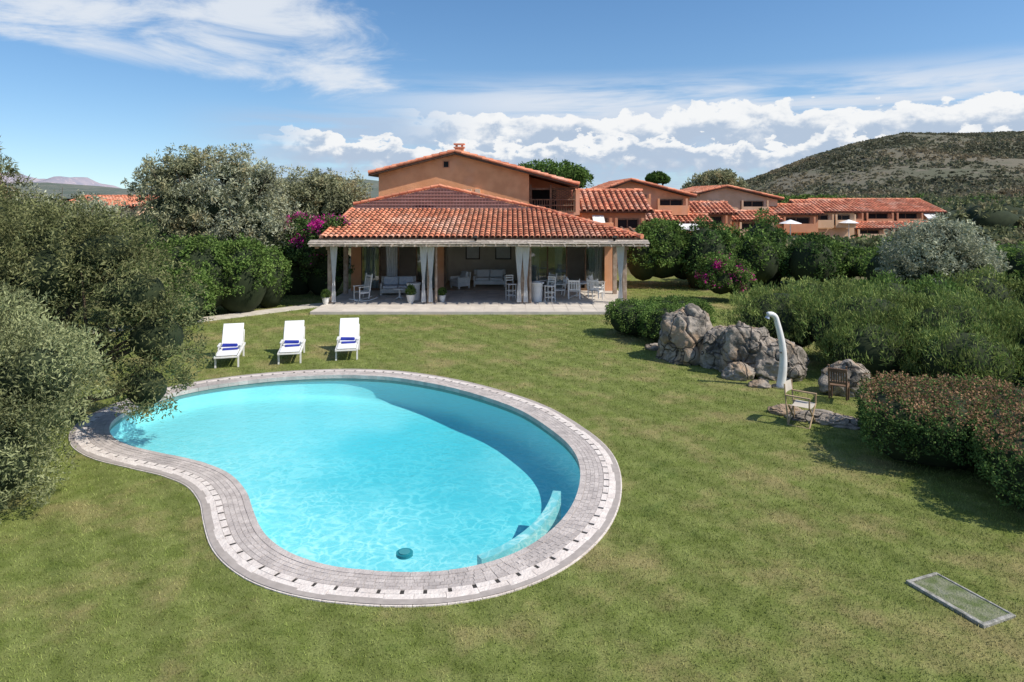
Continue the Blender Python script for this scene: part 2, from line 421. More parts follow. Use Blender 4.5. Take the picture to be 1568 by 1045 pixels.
def stones(mb, o0, o1, L, gap, z0, zt, jit=.004, taper=0.):
    n = int(round(PER/L)); st = PER/n; ph = random.random()*st
    for i in range(n):
        a = ph+i*st+gap/2+random.uniform(0, gap*.25); b_ = ph+(i+1)*st-gap/2
        z = zt+random.uniform(-jit, jit)
        pts = [at(a, o0), at((a+b_)/2, o0), at(b_, o0), at(b_, o1), at((a+b_)/2, o1), at(a, o1)]
        vs = [(x, y, z0) for x, y in pts]+[(x, y, z if k < 3 else z-taper) for k, (x, y) in enumerate(pts)]
        mb.add(vs, [(6,7,8,9,10,11)]+[(k, (k+1) % 6, 6+(k+1) % 6, 6+k) for k in range(6)])
sett = mk('coping_setts', (.44,.39,.36), (.54,.485,.445), 5., .9, .6, 30, island=.2, c3=(.39,.35,.325), s3=.8)
slab = mk('coping_slabs', (.62,.55,.50), (.74,.675,.615), 7., .9, .6, 25, island=.08, c3=(.56,.49,.44), s3=.9)
dark = mk('coping_joints', (.34,.30,.27), (.40,.355,.32), 9., .95)
slotm = mk('drain_slots', (.05,.045,.04), None, 3., .95)
mb = MB(); ro, ri = off(.655), off(-.03)
mb.v = [(x, y, .026) for x, y in ri]+[(x, y, .026) for x, y in ro]
mb.f = [(i, (i+1) % nr, nr+(i+1) % nr, nr+i) for i in range(nr)]; mb.mi = [0]*nr
mb.v += [(x, y, -.14) for x, y in ri]; mb.f += [(i, (i+1) % nr, 2*nr+(i+1) % nr, 2*nr+i) for i in range(nr)]; mb.mi += [0]*nr
mb.obj('coping_bed', dark, pool)
mb = MB(); stones(mb, -.05, .05, .25, .006, -.06, .034, .002)
for k in range(4): stones(mb, .058+k*.075, .127+k*.075, .11+.01*k, .008, 0, .031, .002)
mb.obj('coping_setts', sett, pool)
mb = MB(); stones(mb, .362, .452, .26, .04, 0, .034, .002); stones(mb, .456, .675, .33, .005, -.02, .034, .002, .018)
mb.obj('coping_slabs', slab, pool)
mb = MB(); mb.v = [(x, y, .028) for x, y in off(.365)]+[(x, y, .028) for x, y in off(.450)]
mb.f = [(i, (i+1) % nr, nr+(i+1) % nr, nr+i) for i in range(nr)]; mb.mi = [0]*nr; mb.obj('coping_slots', slotm, pool)
i0 = int(np.argmin(np.linalg.norm(ring-np.array([1.22,11.7]), axis=1))); i1 = int(np.argmin(np.linalg.norm(ring-np.array([-.25,9.2]), axis=1)))
i0, i1 = min(i0, i1), max(i0, i1); A = off(-.36); B_ = off(-.50)
mb = MB(); seg = list(range(i0, i1+1)); n = len(seg); zt = -.085
vs = [(A[i][0], A[i][1], zt) for i in seg]+[(B_[i][0], B_[i][1], zt) for i in seg]+[(A[i][0], A[i][1], -.9) for i in seg]+[(B_[i][0], B_[i][1], -.9) for i in seg]
fs = []
for k in range(n-1): fs += [(k, k+1, n+k+1, n+k), (k, k+1, 2*n+k+1, 2*n+k), (n+k, n+k+1, 3*n+k+1, 3*n+k)]
fs += [(0, n, 3*n, 2*n), (n-1, 2*n-1, 4*n-1, 3*n-1)]
mb.add(vs, fs); mb.obj('step_wall', white, pool)
mb = MB(); mb.cyl((-1.53,9.72,-.12), (-1.53,9.72,-.078), .12, n=24); mb.cyl((-1.53,9.72,-.08), (-1.53,9.72,-.068), .08, n=24)
mb.obj('skimmer_float', mk('teal_plastic', (.06,.30,.33), None, 2., .5), pool)

# ------------------------------------------------------------------ rocks
def rock(name, c, r, seed, sub=6, amp=.30, rz=0.):
    bm = bmesh.new(); bmesh.ops.create_icosphere(bm, subdivisions=sub, radius=1.)
    o = Vector((seed*7.3, seed*3.1, seed*1.7))
    planes = []; rr = random.Random(int(seed*100))
    for _ in range(13):
        n = Vector((rr.gauss(0,1), rr.gauss(0,1), rr.gauss(0,1)*.8)).normalized(); planes.append((n, rr.uniform(.68, .94)))
    for v in bm.verts:
        d = v.co.normalized(); k = 1.
        for n, h in planes:
            dn = d.dot(n)
            if dn > .01: k = min(k, h/dn)
        k *= 1+.16*mnoise.fractal(d*1.8+o, 1., 2., 3)+.035*mnoise.fractal(d*7+o, .8, 2., 4)
        k -= .16*max(0, .07-abs(mnoise.noise(d*1.7+o)))/.07
        v.co = Vector((d.x*r[0]*k, d.y*r[1]*k, d.z*r[2]*k)); v.co.rotate(Matrix.Rotation(rz, 3, 'Z')); v.co += Vector(c)
    for f in bm.faces: f.smooth = True
    me = D.meshes.new(name); bm.to_mesh(me); bm.free(); me.materials.append(rockm)
    return link(D.objects.new(name, me))
rock('granite_boulder', (5.45,21.0,.42), (1.1,.95,1.15), 1)
rock('granite_boulder', (6.3,20.2,.3), (.85,.75,.85), 11.7)
rock('granite_boulder', (6.75,19.4,.4), (.9,.85,1.1), 2.4, rz=.4)
rock('granite_boulder', (7.4,18.8,.25), (.8,.65,.78), 3.2)
rock('granite_boulder', (6.25,18.7,.08), (.48,.38,.38), 4.7, 5)
rock('granite_boulder', (8.4,17.3,.25), (.65,.52,.62), 5.1, 5)
rock('granite_boulder', (7.0,15.2,.02), (1.0,.42,.20), 6.1, 5, rz=-.5)
rock('granite_boulder', (6.3,15.7,.02), (.42,.32,.18), 7.7, 5)
rock('granite_boulder', (4.65,22.2,.02), (.35,.25,.18), 8.2, 4)
rock('granite_boulder', (6.5,17.9,.02), (.3,.25,.16), 9.2, 4)

# ------------------------------------------------------------------ vegetation: near
plant('olive_bush', [(-8.5,10.9,1.25,1.15,1.15,1.35),(-7.75,11.1,2.05,.95,.85,.85),(-9.1,11.6,1.9,1.5,1.3,1.35),(-7.95,10.6,.85,.72,.75,.85)], 950, .23, 44, .088, .024, [L_olive], 21, core=.55, rough=.16, low=-.7, up=.3)
plant('juniper_tree', [(-7.6,14.2,1.0,.72,.65,.68),(-7.6,14.6,1.95,1.0,.85,.85),(-8.1,14.6,2.9,1.15,1.0,.9),(-8.8,14.8,3.75,1.0,1.0,.75),(-9.9,14.8,3.3,1.4,1.2,1.2),(-11.2,15.2,3.2,1.5,1.4,1.4),(-10.3,15.4,4.0,1.1,1.1,.8),(-10.9,14.4,1.5,1.3,1.2,1.4),(-9.4,14.8,1.5,.9,.9,.8),(-12.2,15.5,2.4,1.4,1.4,2.0)], 1750, .21, 40, .10, .028, [L_jun], 22, core=.55, low=-.8, rough=.22, up=.1, trunk=((-10.2,14.7,0), .16))
plant('rosemary_hedge', [(8.5,21.6,1.0,1.6,1.2,1.15),(10.3,20.0,1.05,1.9,1.4,1.25),(12.3,18.9,1.0,1.8,1.5,1.2),(14.3,17.8,.95,1.9,1.6,1.15),(9.8,18.7,.75,1.2,.9,.95),(11.6,17.4,.75,1.4,1.0,.95)], 1800, .24, 32, .15, .024, [L_feather, L_hedge2], 23, up=1.1, core=.80, rough=.14, pick=lambda C, r: (r.random(len(C)) > .75).astype(int))
plant('boxwood_hedge', [(4.35,24.5,.6,.95,.9,.62,0,3),(5.4,23.2,.6,1.0,.9,.66,-30,3),(5.8,24.6,.6,1.4,.9,.7,0,3)], 700, .16, 36, .065, .038, [L_hedge2], 24, core=.85, rough=.07)
def redpick(C, r):
    return ((C[:,2] > 1.04+.06*r.normal(size=len(C))) & (r.random(len(C)) > .38)).astype(int)
plant('clipped_hedge', [(8.0,13.3,.60,1.05,1.4,.62,-25,6),(8.9,11.3,.60,1.05,1.5,.62,-25,6),(9.8,9.3,.60,1.05,1.5,.62,-25,6),(9.6,13.6,.57,1.0,1.2,.58,-25,5)], 2800, .13, 26, .055, .033, [L_hedge, L_red], 25, core=.86, rough=.05, pick=redpick)

# right mid
plant('silver_olive_tree', [(18.6,30,2.1,1.9,1.6,1.5),(17.4,29.6,1.6,1.2,1.2,1.3),(20.3,30.1,1.5,1.2,1.2,1.3),(19.2,30.2,3.1,1.0,1.1,.9),(18.0,30.2,3.0,.8,.8,.8)], 560, .32, 32, .18, .055, [L_olive2], 31, core=.55, rough=.24, trunk=((18.7,30,0), .15))
plant('laurel_bush', [(8.3,37.8,1.9,1.7,1.6,1.75),(7.2,37.5,1.6,1.1,1.2,1.5),(9.6,38.2,1.4,1.1,1.2,1.3)], 460, .28, 32, .17, .075, [L_hedge2], 32, core=.85, rough=.08)
plant('bougainvillea_bush', [(9.9,32.4,1.1,1.0,.9,1.05),(10.7,32.3,.9,.8,.8,.9),(9.4,32.3,1.5,.6,.6,.7)], 420, .2, 30, .11, .06, [L_hedge2, L_flower], 33, core=.75, rough=.16, pick=lambda C, r: (np.sin(C[:,0]*5.1)*np.sin(C[:,2]*5.7+1)+np.sin(C[:,1]*6)*.5+r.normal(size=len(C))*.45 > .95).astype(int))
rng2 = np.random.default_rng(5)
bl = []
for i in range(16):
    x = 10.5+i*.95; dn_ = .75 if i > 4 else 0.
    bl.append((x, 38+rng2.normal()*1.2, 1.4-dn_*.3, 1.4, 1.4, 1.7+rng2.uniform(-.3, .7)-dn_))
plant('myrtle_hedge', bl, 1250, .34, 26, .2, .085, [L_hedge, L_hedge2], 34, core=.85, rough=.12, pick=lambda C, r: (np.sin(C[:,0]*1.1) > .1).astype(int))
bl = [(11.5+i*1.3+rng2.normal()*.2, 26.5-i*.15+rng2.normal()*.6, .8, 1.3, 1.2, 1.0+rng2.uniform(-.15, .45)) for i in range(11)]
plant('mastic_hedge', bl, 1050, .3, 28, .16, .05, [L_feather, L_hedge2], 35, up=.7, core=.85, rough=.13, pick=lambda C, r: (np.sin(C[:,0]*.9+1) > .0).astype(int))
bl = [(19+i*1.6, 34+rng2.normal()*1., 1.1, 1.7, 1.5, 1.4+rng2.uniform(-.3, .4)) for i in range(9)]
plant('oleander_hedge', bl, 750, .36, 24, .2, .07, [L_hedge2, L_olive], 36, core=.85, pick=lambda C, r: (np.sin(C[:,0]*.7) > .5).astype(int))

# left mid
plant('pittosporum_bush', [(-13.4,28.6,1.5,2.0,1.5,1.75),(-11.6,29.2,1.4,1.3,1.2,1.75),(-14.9,28.0,1.5,1.4,1.4,1.5),(-10.9,30.6,1.2,.9,.9,1.5)], 720, .27, 34, .14, .065, [L_hedge2], 41, core=.86, rough=.07)
plant('laurel_bush', [(-12.6,26.4,1.0,1.0,.9,1.2),(-13.8,25.8,.9,1.1,.9,1.1)], 400, .22, 34, .115, .058, [L_hedge2], 42, core=.86, rough=.07, up=.4)
plant('olive_tree', [(-14.5,33,4.4,2.4,2.0,1.8),(-12.6,33,4.0,1.8,1.7,1.8),(-16.5,33.2,4.3,1.8,1.7,1.9),(-13.7,33.3,6.1,1.4,1.3,1.1),(-15.6,33,6.3,1.1,1.1,1.0),(-17.0,33,5.8,.9,.9,1.0),(-12.2,33,5.6,1.0,1.0,.9),(-14.2,32.5,2.8,2.4,1.8,1.4),(-11.7,32.6,2.9,1.1,1.1,1.1)], 1150, .33, 36, .19, .055, [L_bigolive, L_olive2], 43, core=.48, rough=.26, trunk=((-14.4,33,0), .28), pick=lambda C, r: ((C[:,0] > -14.9+np.sin(C[:,2]*2)*.8) & (r.random(len(C)) > .35)).astype(int))
plant('olive_tree', [(-11.0,39,4.2,2.0,1.7,1.7),(-9.6,39,4.4,1.5,1.4,1.6),(-12.4,39,4.6,1.4,1.4,1.5),(-10.8,39,5.4,1.3,1.2,.9)], 540, .38, 30, .2, .065, [L_bigolive], 44, core=.5, rough=.24, trunk=((-11,39,0), .2))
plant('bougainvillea_vine', [(-9.0,32.6,2.9,.9,.8,1.0),(-9.9,33,2.3,.9,.8,1.2),(-8.4,32.2,3.4,.65,.6,.55),(-10.4,33.4,3.2,.7,.7,.8)], 480, .22, 32, .12, .06, [L_hedge, L_flower], 45, core=.7, rough=.18, pick=lambda C, r: (np.sin(C[:,0]*3.3+.6)*np.sin(C[:,2]*3.9)+.45*(C[:,2]-2.9)+r.normal(size=len(C))*.4 > .65).astype(int))
plant('laurel_hedge', [(-9.5,34.6,1.3,1.2,1.2,1.7),(-11,34.8,1.2,1.3,1.2,1.6),(-12.6,35.4,1.2,1.5,1.2,1.6)], 400, .28, 30, .15, .07, [L_hedge], 46, core=.86)
plant('juniper_tree', [(-17.2,26,2.0,1.6,1.5,2.0),(-19,27,2.2,1.8,1.6,2.3),(-16.0,24.5,1.5,1.2,1.2,1.5),(-18.0,24,1.8,1.6,1.4,2.1)], 780, .3, 32, .16, .052, [L_jun], 47, core=.7, rough=.2, trunk=((-17.5,25.6,0), .15))
plant('silver_olive_tree', [(-21.5,30,3.0,2.0,1.8,1.9),(-24,30.5,3.2,1.9,1.8,2.2),(-19.4,31.5,3.3,1.4,1.4,1.5),(-22.6,30.4,4.3,1.2,1.2,1.0)], 640, .36, 30, .19, .06, [L_olive2, L_red], 48, core=.55, rough=.22, trunk=((-22,30,0), .18), pick=lambda C, r: ((C[:,0] < -22.) & (r.random(len(C)) > .5)).astype(int))
plant('juniper_tree', [(-16.0,19.0,2.4,1.6,1.5,2.2),(-14.3,19.4,1.7,1.4,1.3,1.7),(-13.0,18.6,1.2,1.2,1.1,1.3),(-14.6,18.6,3.3,1.1,1.1,1.0),(-14.6,19.2,4.2,.8,.8,.9)], 820, .25, 34, .12, .04, [L_jun, L_olive], 49, core=.6, rough=.22, low=-.7, trunk=((-14.8,19,0), .14))
plant('pine_tree', [(-16.1,21,5.2,.8,.8,1.0),(-16.2,21,4.2,1.1,1.1,1.0),(-16.3,21,6.1,.45,.45,.7)], 240, .26, 30, .2, .03, [L_jun], 50, core=.4, low=-.9, rough=.3, trunk=((-16.2,21,0), .16))

bl = []
for i in range(46):
    bl.append((rng2.uniform(-75, -14), rng2.uniform(42, 75), rng2.uniform(1.2, 2.4), rng2.uniform(2, 3.6), rng2.uniform(2, 3), rng2.uniform(1.6, 2.6)))
for i in range(60):
    x = rng2.uniform(9, 95); y = rng2.uniform(44, 52) if x < 40 else rng2.uniform(46, 75)
    bl.append((x, y, rng2.uniform(.4, .9), rng2.uniform(1.6, 3.), rng2.uniform(1.6, 3), rng2.uniform(1.0, 1.5)))
plant('scrub', bl, 4400, .6, 14, .45, .2, [L_scrub, L_hedge], 51, core=.85, pick=lambda C, r: (np.sin(C[:,0]*.33)*np.sin(C[:,1]*.27) > .35).astype(int))
def umbrella(name, x, y, zc, rx, rz, seed, mats=None):
    plant(name, [(x,y,zc,rx,rx*.9,rz),(x-rx*.6,y,zc-.2,rx*.6,rx*.6,rz*.75),(x+rx*.6,y,zc-.2,rx*.6,rx*.6,rz*.75)], 320, rx*.16, 26, .38, .12, mats or [L_pine], seed, core=.7, rough=.1, trunk=((x, y, 0), .25))
umbrella('umbrella_pine', 3.3, 62, 6.5, 3.4, 1.55, 61)
umbrella('umbrella_pine', 19.6, 92, 7.2, 1.4, .9, 62)
plant('eucalyptus_tree', [(27,92,6.4,2.6,2.2,1.5),(29.5,92,6.0,1.8,1.8,1.4),(24.8,92,5.4,1.6,1.6,1.3),(28,92,7.4,1.8,1.6,1.)], 380, .6, 20, .5, .16, [L_bigolive], 63, core=.5, rough=.24, trunk=((27,92,0), .3))
plant('green_tree', [(22,86,3.4,3.0,2.4,1.9),(36,96,3.6,3.6,2.4,1.5),(44,100,3.6,5,2.4,1.4)], 420, .6, 18, .5, .2, [L_hedge2], 64, core=.8)

# ------------------------------------------------------------------ hills
def prof(u): return np.interp(u, [90,150,204,235,262,300,345,400,460,560,700,900,1100], [0,7,16,27,37,48,57,56.5,58.5,57,48,30,0])
def hR(X, Y):
    s = np.clip((Y-190)/410., 0, 1); s = s*s*(3-2*s)
    e = np.clip((1200-Y)/450., 0, 1)
    return prof(X*600/np.maximum(Y, 420))*s*e
def hillmat(name, a, b, c, sc1=.02):
    m, t, bs = newmat(name); p = t.pos()
    col = t.mix(t.ss(t.noise(p, sc1, 4., .65), .38, .62), a, b)
    col = t.mix(t.ss(t.noise(p, sc1*5, 3., .7), .55, .7), col, c)
    t.l.new(col, bs.inputs['Base Color']); bs.inputs['Roughness'].default_value = .95; bs.inputs['Specular IOR Level'].default_value = .1
    return m
def field(name, x0, x1, nx, y0, y1, ny, fn, mat, amp):
    X, Y = np.meshgrid(np.linspace(x0, x1, nx), np.linspace(y0, y1, ny)); x = X.ravel(); y = Y.ravel(); z = fn(x, y)
    nz = np.array([mnoise.fractal(Vector((a*.012, b*.012, 3.)), 1., 2., 6) for a, b in zip(x, y)])
    z = z+nz*amp*np.clip(z/15., 0, 1)-.5*(z < .3)
    F = np.array([(j*nx+i, j*nx+i+1, (j+1)*nx+i+1, (j+1)*nx+i) for j in range(ny-1) for i in range(nx-1)])
    npmesh(name, np.c_[x, y, z], F, [mat], smooth=True); return
hm = hillmat('maquis_hill', (.115,.12,.08), (.165,.15,.11), (.20,.17,.135))
field('hill', 60, 1150, 150, 150, 1200, 110, hR, hm, 3.)
def hL(X, Y):
    z = 24*np.exp(-((X+330)/150)**2)*np.exp(-((Y-900)/200)**2)+20*np.exp(-((X+620)/120)**2)*np.exp(-((Y-900)/200)**2)+15*np.exp(-((X+170)/120)**2)*np.exp(-((Y-850)/200)**2)
    return z
field('hill', -950, 150, 110, 600, 1250, 50, hL, hillmat('hazy_green_hill', (.11,.135,.11), (.16,.17,.14), (.21,.20,.18)), 3.)  # greens cooled to carry mild distance haze in the base colour
def hF(X, Y): return (90*np.exp(-((X+1900)/150)**2)+105*np.exp(-((X+2150)/110)**2)+66*np.exp(-((X+1660)/90)**2))*np.exp(-((Y-2600)/250)**2)
field('mountain', -2800, -1100, 110, 2000, 3200, 40, hF, hillmat('hazy_rocky_mountain', (.26,.26,.31), (.36,.32,.35), (.42,.36,.38), .008), 16.)  # bluish base colours stand in for air haze over the mountain
rng3 = np.random.default_rng(77); N = 11000
Yh = 190+ (700-190)*rng3.random(N)**.9; Xh = Yh*rng3.uniform(.26, .9, N); Zh = hR(Xh, Yh)
k = Zh > .2; Xh, Yh, Zh = Xh[k], Yh[k], Zh[k]
per = 8; N = len(Xh); R = rng3.uniform(.8, 2.2, N)
e = norm(rng3.normal(size=(N*per, 3))); e[:,2] = np.abs(e[:,2])
P = np.repeat(np.c_[Xh, Yh, Zh], per, 0)+e*np.repeat(R, per)[:,None]*np.array([1, 1, .6])
ax = norm(rng3.normal(size=(N*per, 3))); sd = norm(np.cross(ax, rng3.normal(size=(N*per, 3)))); L = np.repeat(R, per)[:,None]*.55
V = np.stack([P-ax*L, P+sd*L*.7, P+ax*L, P-sd*L*.7], 1).reshape(-1, 3)
npmesh('maquis', V, np.arange(len(V)).reshape(-1, 4), [L_maquis])
bl = []
for i in range(420):
    y = rng3.uniform(98, 240); x = y*rng3.uniform(.30, .95); bl.append((x, y, 1., rng3.uniform(2, 4.5), rng3.uniform(2, 4.), rng3.uniform(1.4, 3.)+max(0, (y-95)*.012)))
plant('maquis_scrub', bl, 8000, .9, 8, .9, .45, [L_scrub, L_pine], 52, core=.85, pick=lambda C, r: (np.sin(C[:,0]*.13)*np.sin(C[:,1]*.17) > .5).astype(int))

# ------------------------------------------------------------------ roofs
def tileroof(name, O, U, Vd, ul, vl, parent, clip=None, tw=.24, tl=.42, seg=5, mat=None):
    O = Vector(O); U = Vector(U).normalized(); Vd = Vector(Vd).normalized(); N = U.cross(Vd).normalized()
    if N.z < 0: N = -N
    mb = MB(); nu = int(ul/tw); nv = int(vl/tl)+1; tw = ul/nu
    for i in range(nu):
        for j in range(nv):
            u = (i+.5)*tw; v = j*tl
            if clip and not clip(u, min(v+tl*.5, vl)): continue
            v1 = min(v+tl*1.12, vl); ju = random.uniform(-.008, .008); jn = random.uniform(-.004, .006)
            vs = []
            for (vv, rr, lift) in ((v, tw*.43, .035), (v1, tw*.37, .0)):
                for s in range(seg+1):
                    a = math.pi*s/seg
                    vs.append(O+U*(u+ju-math.cos(a)*rr)+Vd*vv+N*(math.sin(a)*rr*.7+lift+jn+.02))
            n = seg+1
            mb.add(vs, [(s, s+1, n+s+1, n+s) for s in range(seg)])
    mb.obj(name, mat or tile, parent, smooth=False)
def roofplane(name, O, U, Vd, ul, vl, th, parent, poly=None, mat=None):
    O = Vector(O); U = Vector(U).normalized(); Vd = Vector(Vd).normalized(); N = U.cross(Vd).normalized()
    if N.z < 0: N = -N
    poly = poly or [(0,0),(ul,0),(ul,vl),(0,vl)]; n = len(poly)
    vs = [O+U*u+Vd*v for u, v in poly]+[O+U*u+Vd*v-N*th for u, v in poly]
    mb = MB(); mb.add(vs, [tuple(range(n)), tuple(range(2*n-1, n-1, -1))]+[(i, (i+1) % n, n+(i+1) % n, n+i) for i in range(n)])
    mb.obj(name, mat or tileb, parent)
def ridge(name, A, B, parent, r=.12, L=.42):
    A = Vector(A); B = Vector(B); n = max(1, int((B-A).length/L)); mb = MB()
    for i in range(n):
        p = A.lerp(B, i/n); q = A.lerp(B, (i+1.08)/n)
        mb.cyl(p+Vector((0,0,.02)), q, r*1.05, r*.85, 10)
    mb.obj(name, tile, parent)

# ------------------------------------------------------------------ main house
H = empty('villa')
mb = MB()
mb.prism([(-8.5,28.7),(4.75,28.7),(5.45,31.2),(5.45,40),(-8.5,40)], -.05, .12)
mb.obj('terrace_slab', terr, H, bevel=.015)
mb = MB()
for i in range(22):
    for j in range(10):
        x = -8.4+i*.6; y = 28.78+j*.62
        if x+.58 > 4.75: continue
        mb.b(x, x+.585, y, y+.605, .121, .130+random.uniform(0, .002))
mb.obj('terrace_tiles', mk('terrace_tiles', (.66,.60,.52), (.56,.51,.45), 2., .7, island=.14), H)
mb = MB(); F0 = 35.0
mb.b(-8.25,-7.75,F0,F0+.3,.1,3.6); mb.b(-3.95,-3.45,F0,F0+.3,.1,3.6); mb.b(.35,.85,F0,F0+.3,.1,3.6); mb.b(4.75,5.2,F0,F0+.3,.1,3.6)
mb.b(-7.75,-3.95,F0,F0+.3,2.5,3.6); mb.b(-3.45,.35,F0,F0+.3,2.5,3.6); mb.b(.85,4.75,F0,F0+.3,2.5,3.6)
mb.b(-8.25,-8.0,F0+.3,41.9,.1,3.9); mb.b(4.95,5.2,F0+.3,44,.1,3.3)
mb.obj('ground_floor_walls', stucco, H)
mb = MB(); mb.b(-8.0,4.95,39.2,39.4,.1,3.3); mb.b(-8.0,4.95,F0+.3,39.2,2.75,2.85); mb.b(-3.8,-3.65,37.2,39.2,.1,2.75); mb.b(.55,.7,37.2,39.2,.1,2.75)
mb.obj('interior_walls', cream, H)
mb = MB(); mb.b(-8.0,4.95,F0+.0,39.2,.125,.135); mb.obj('interior_floor', mk('interior_floor', (.52,.40,.29), (.44,.33,.23), 3., .4), H)
mb = MB(); gb = MB()
for (a, b) in ((-7.75,-3.95),(.85,4.75)):
    n = 4; w_ = (b-a)/n
    for i in range(n+1): mb.b(a+i*w_-.035, a+i*w_+.035, F0+.06, F0+.14, .14, 2.5)
    mb.b(a, b, F0+.055, F0+.145, 2.42, 2.497); mb.b(a, b, F0+.055, F0+.145, .14, .24)
    for i in (0, 3) if a < 0 else (0, 1, 3): gb.b(a+i*w_+.035, a+(i+1)*w_-.035, F0+.095, F0+.105, .24, 2.42)
for x in (-3.45, .35): mb.b(x-.04, x+.04, F0-.02, F0+.10, .14, 2.5)
mb.obj('window_frames', wood, H); gb.obj('window_glass', glass, H)
mb = MB()
for x in (-8.25, -3.75, .45, 5.1):
    mb.box((x, 31.0, 1.45), (.2, .2, 2.66)); mb.box((x, 31.0, 2.62), (.34, .26, .14)); 
for x in (-3.45, .82): mb.cyl((x, 31.0, .12), (x, 31.0, 2.78), .07, .06)
for x in (-8.25, 5.1): mb.box((x, 33.9, 1.45), (.2, .2, 2.66))
mb.obj('columns', mk('column_timber', (.48,.38,.30), (.32,.23,.17), 5., .8, .3, 25), H, bevel=.01)
mb = MB(); mb.b(-8.9,5.9,30.9,31.1,2.75,2.93); mb.b(-8.9,5.9,33.8,34.0,2.95,3.12)
for i in range(36):
    x = -8.75+i*.42; mb.box((x, 32.3, 3.12), (.09, 4.6, .11), rx=math.radians(6.5))
for x in (-8.6, 5.6): mb.box((x, 32.2, 2.96), (.14, 4.4, .14), rx=math.radians(6))
mb.obj('roof_beams', wood, H)
mb = MB()
for k, (y, z) in enumerate(((29.75,2.90),(29.86,2.95),(30.0,2.985),(30.14,3.02),(29.9,2.80),(30.55,2.80))):
    x = -8.9
    while x < 5.9:
        L = random.uniform(1.6, 2.6); x2 = min(x+L, 6.0)
        mb.cyl((x, y, z+random.uniform(-.012, .012)), (x2, y, z+random.uniform(-.012, .012)), .038, .03, 7); x = x2-.04
for i in range(30):
    x = -8.8+i*.505; mb.box((x, 30.3, 2.87), (.06, 1.25, .055), rx=math.radians(7))
mb.obj('eave_canes', paleWood, H)
EZ = 3.12; EY = 30.15; slope = math.atan2(4.26-EZ, 36-EY); vl = math.hypot(4.26-EZ, 36-EY)
Vd = (0, math.cos(slope), math.sin(slope))
X0, X1, XT = -8.45, 5.75, 1.45
roofplane('front_roof_deck', (X0, EY, EZ), (1,0,0), Vd, 0, 0, .07, H, poly=[(0,0),(X1-X0,0),(XT-X0,vl),(0,vl)], mat=mk('roof_boards', (.2,.12,.08), (.13,.08,.05), 4., .9))
tileroof('front_roof_tiles', (X0, EY-.05, EZ), (1,0,0), Vd, X1-X0, vl, H, clip=lambda u, v: u < (X1-X0)-(X1-XT)*v/vl-.02, tw=.245, tl=.40)
hx = Vector((XT-X1, 0, 4.26-EZ)).normalized()
roofplane('side_roof_deck', (X1, EY, EZ), (0,1,0), hx, 0, 0, .06, H, poly=[(0,0),(12.,0),(12.,Vector((XT-X1,0,4.26-EZ)).length),(36-EY,Vector((XT-X1,0,4.26-EZ)).length)])
sl = Vector((XT-X1,0,4.26-EZ)).length
tileroof('side_roof_tiles', (X1, EY, EZ), (0,1,0), hx, 12., sl, H, clip=lambda u, v: u > (36-EY)*v/sl, tw=.3, tl=.5, seg=4)
ridge('hip_ridge', (X1, EY, EZ+.05), (XT, 36, 4.26+.08), H, .11)
ridge('left_verge', (X0+.02, EY, EZ+.04), (X0+.02, 36, 4.26+.05), H, .09)
pk = (-3.87, 5.50); lx, lz = -8.4, 4.28; rx_, rz_ = XT, 4.30
def topz(x):
    return lz+.25+(pk[1]-lz-.25)*(x-lx)/(pk[0]-lx) if x < pk[0] else pk[1]+(rz_-pk[1])*(x-pk[0])/(rx_-pk[0])
mb = MB(); yl = 36.15
x = lx
while x < rx_-.1:
    zt = topz(x); 
    if zt > 4.3: mb.b(x, x+.055, yl, yl+.03, 4.2, zt)
    x += .17
z = 4.32
while z < 5.45:
    a = lx if z < lz+.25 else lx+(z-lz-.25)/(pk[1]-lz-.25)*(pk[0]-lx); b = pk[0]+(z-pk[1])/(rz_-pk[1])*(rx_-pk[0])
    if b > a: mb.b(a, b, yl-.032, yl-.002, z, z+.055)
    z += .17
mb.obj('lattice_screen', brown, H)
mb = MB(); mb.add([(lx,yl+.4,4.2),(rx_,yl+.4,4.2),(pk[0],yl+.4,pk[1]-.05),(lx,yl+.4,lz+.2)], [(0,1,2,3)]); mb.obj('screen_backing', mk('screen_shade', (.24,.13,.12), None, 2., .9), H)
ridge('screen_coping', (lx, yl, lz+.28), (pk[0], yl, pk[1]+.03), H, .08)
ridge('screen_coping_r', (pk[0], yl, pk[1]+.03), (rx_+.3, yl, rz_-.02), H, .08)
GY = 42.
def poly_y(mb, pts, y0, y1):
    n = len(pts); vs = [(x, y0, z) for x, z in pts]+[(x, y1, z) for x, z in pts]
    mb.add(vs, [tuple(range(n)), tuple(range(2*n-1, n-1, -1))]+[(i, (i+1) % n, n+(i+1) % n, n+i) for i in range(n)])
mb = MB(); poly_y(mb, [(-8.2,0),(1.05,0),(1.05,6.32),(-3.5,7.52),(-8.2,6.35)], GY, 54)
mb.obj('upper_walls', stucco, H)
mb = MB(); poly_y(mb, [(1.06,0),(3.85,0),(3.85,5.5),(1.06,6.25)], 44.6, 54); mb.obj('side_wing_walls', stucco2, H)
for nm, A, B in (('left', (-8.75,6.32), (-3.5,7.66)), ('right', (4.1,5.63), (-3.5,7.66))):
    mb = MB(); pts = [(A[0],A[1]), (B[0],B[1]), (B[0],B[1]-.13), (A[0],A[1]-.13)]; poly_y(mb, pts, GY-.45, 54.5); mb.obj('upper_roof_'+nm, darkwood, H)
    d = Vector((B[0]-A[0], 0, B[1]-A[1])); L = d.length
    tileroof('upper_roof_tiles_'+nm, (A[0], GY-.5, A[1]), (0,1,0), d, 12.6, L, H, tw=.6, tl=.5, seg=4)
    ridge('verge_'+nm, (A[0], GY-.42, A[1]+.05), (B[0], GY-.42, B[1]+.06), H, .085)
